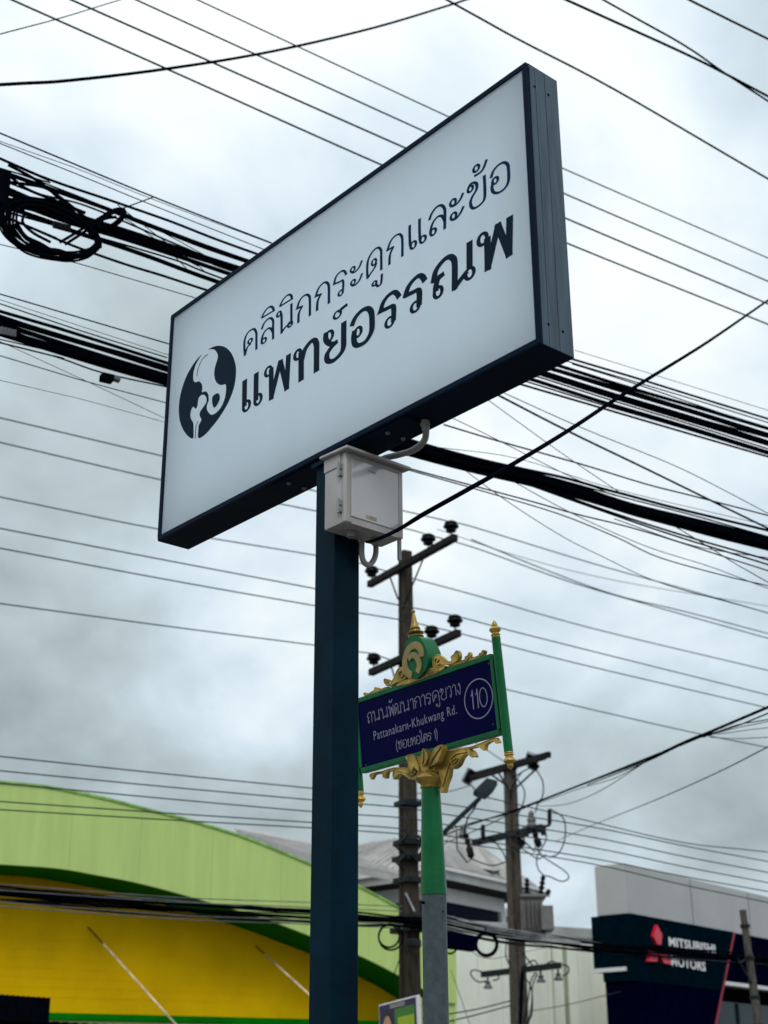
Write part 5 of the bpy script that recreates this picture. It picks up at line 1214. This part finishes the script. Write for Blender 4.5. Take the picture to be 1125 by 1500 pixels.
# emblem: three diamonds
eo = (840, 1230); es = 3.947
def mq(x, y): p = onplane(eo[0]+x/es, eo[1]+y/es, c0 - mn*.125, mn); return p
for pts in ([(467,494),(497,552),(490,608),(468,606),(447,560)], [(434,640),(476,645),(468,705),(418,704)], [(476,652),(522,652),(552,722),(508,716)]):
    MB().prism([mq(*p) for p in pts], mn*-.10).build('emblem_diamond', 'logo_red', show)
def ftext(s, a, c, h, w, offs):
    cu_ = bpy.data.curves.new('t', 'FONT'); cu_.body = s; cu_.resolution_u = 3; cu_.offset = offs; cu_.space_character = 1.05
    to = bpy.data.objects.new('t', cu_); COL.objects.link(to); bpy.context.view_layer.update()
    tm = bpy.data.meshes.new_from_object(to.evaluated_get(bpy.context.evaluated_depsgraph_get())); COL.objects.unlink(to); bpy.data.objects.remove(to)
    xs = [v.co.x for v in tm.vertices]; x0, x1 = min(xs), max(xs); d = c-a; b = MB()
    b.add([a + d*((v.co.x-x0)/(x1-x0)) + ZV*(v.co.y/.70*h) for v in tm.vertices], [tuple(p.vertices) for p in tm.polygons])
    k = len(b.v); nf = list(b.f); b.add([v - mn*-.0 + mn*.06 for v in b.v[:k]], nf)
    # side walls along boundary edges
    from collections import Counter
    ec = Counter(); 
    for f in nf:
        for i in range(len(f)): ec[tuple(sorted((f[i], f[(i+1) % len(f)])))] += 1
    for (i, j), n_ in ec.items():
        if n_ == 1: b.f.append((i, j, j+k, i+k))
    return b
h_ = (mq(556,565)-mq(556,612)).length
ftext('MITSUBISHI', mq(554,612), mq(822,655), h_*1.02, 0, .022).build('lettering', 'letter_white', show, label='upper line of raised white letters')
ftext('MOTORS', mq(568,725), mq(766,760), (mq(570,672)-mq(570,725)).length*1.02, 0, .022).build('lettering', 'letter_white', show, label='lower line of raised white letters')

# ================================================================= POSTER BOARD
PO = 17.0
pq = [(555,1472),(612,1457),(618,1560),(557,1575)]
pd_ = (atY(612,1457,PO-.35)-atY(555,1472,PO+.35)); pd_.z = 0; pu_ = pd_.normalized(); pn_ = Vector((-pu_.y, pu_.x, 0))
if pn_.y < 0: pn_ = -pn_
p00 = atY(555, 1472, PO+.35); Wp = .62
tiltv = (atY(612,1457,PO-.35).z - p00.z)
up_ = (ZV + pu_*-.06).normalized(); ri_ = (pu_ + ZV*(tiltv/pd_.length)).normalized(); Wp = pd_.length*1.0
def PP(x, y, w=0): return p00 + ri_*x*Wp - up_*y*.9 - pn_*w
pst = thing('poster_board', (p00.x, p00.y, 0), 'election poster board with a face and green and yellow blocks below the tall pole', 'poster')
def quad(x0, y0, x1, y1, w, name, m, th=.002, parent=pst): return MB().prism([PP(x0,y0,w), PP(x1,y0,w), PP(x1,y1,w), PP(x0,y1,w)], pn_*th).build(name, m, parent)
pbd = quad(0, 0, 1, 1.3, .0, 'board', 'poster_white', .03)
quad(.015, .02, .95, 1.28, .004, 'print_ground', 'poster_navy', .003, pbd)
quad(.42, .10, .92, .38, .008, 'print_block', 'poster_green', .003, pbd)
quad(.50, .21, .91, .34, .011, 'print_block', 'poster_lime', .002, pbd)
quad(.78, .50, .91, .64, .008, 'print_block', 'poster_lime', .003, pbd)
quad(.30, .035, .68, .085, .008, 'print_block', 'silver_cable', .003, pbd)
b = MB(); b.prism([PP(.22+.15*math.cos(a), .30-.20*math.sin(a), .008) for a in [2*math.pi*i/20 for i in range(20)]], pn_*.002); b.build('printed_hair', 'poster_hair', pbd)
b = MB(); b.prism([PP(.22+.12*math.cos(a), .36-.20*math.sin(a), .011) for a in [2*math.pi*i/20 for i in range(20)]], pn_*.002); b.build('printed_face', 'poster_face', pbd)
b = MB()
for x in (.175, .265): b.prism([PP(x+.025*math.cos(a), .33-.012*math.sin(a), .0135) for a in [2*math.pi*i/8 for i in range(8)]], pn_*.002)
b.prism([PP(.22+.035*math.cos(a), .45-.01*math.sin(a), .0135) for a in [2*math.pi*i/8 for i in range(8)]], pn_*.002)
b.build('printed_features', 'poster_hair', pbd)
for x in (.08, .92): MB().box(PP(x, 0, -.035) - ZV*(PP(x,0).z), ri_.cross(ZV).cross(ZV).normalized()*-.04, pn_*.04, ZV*(PP(x, 0).z-.02)).build('stake', 'cream_column', pst)
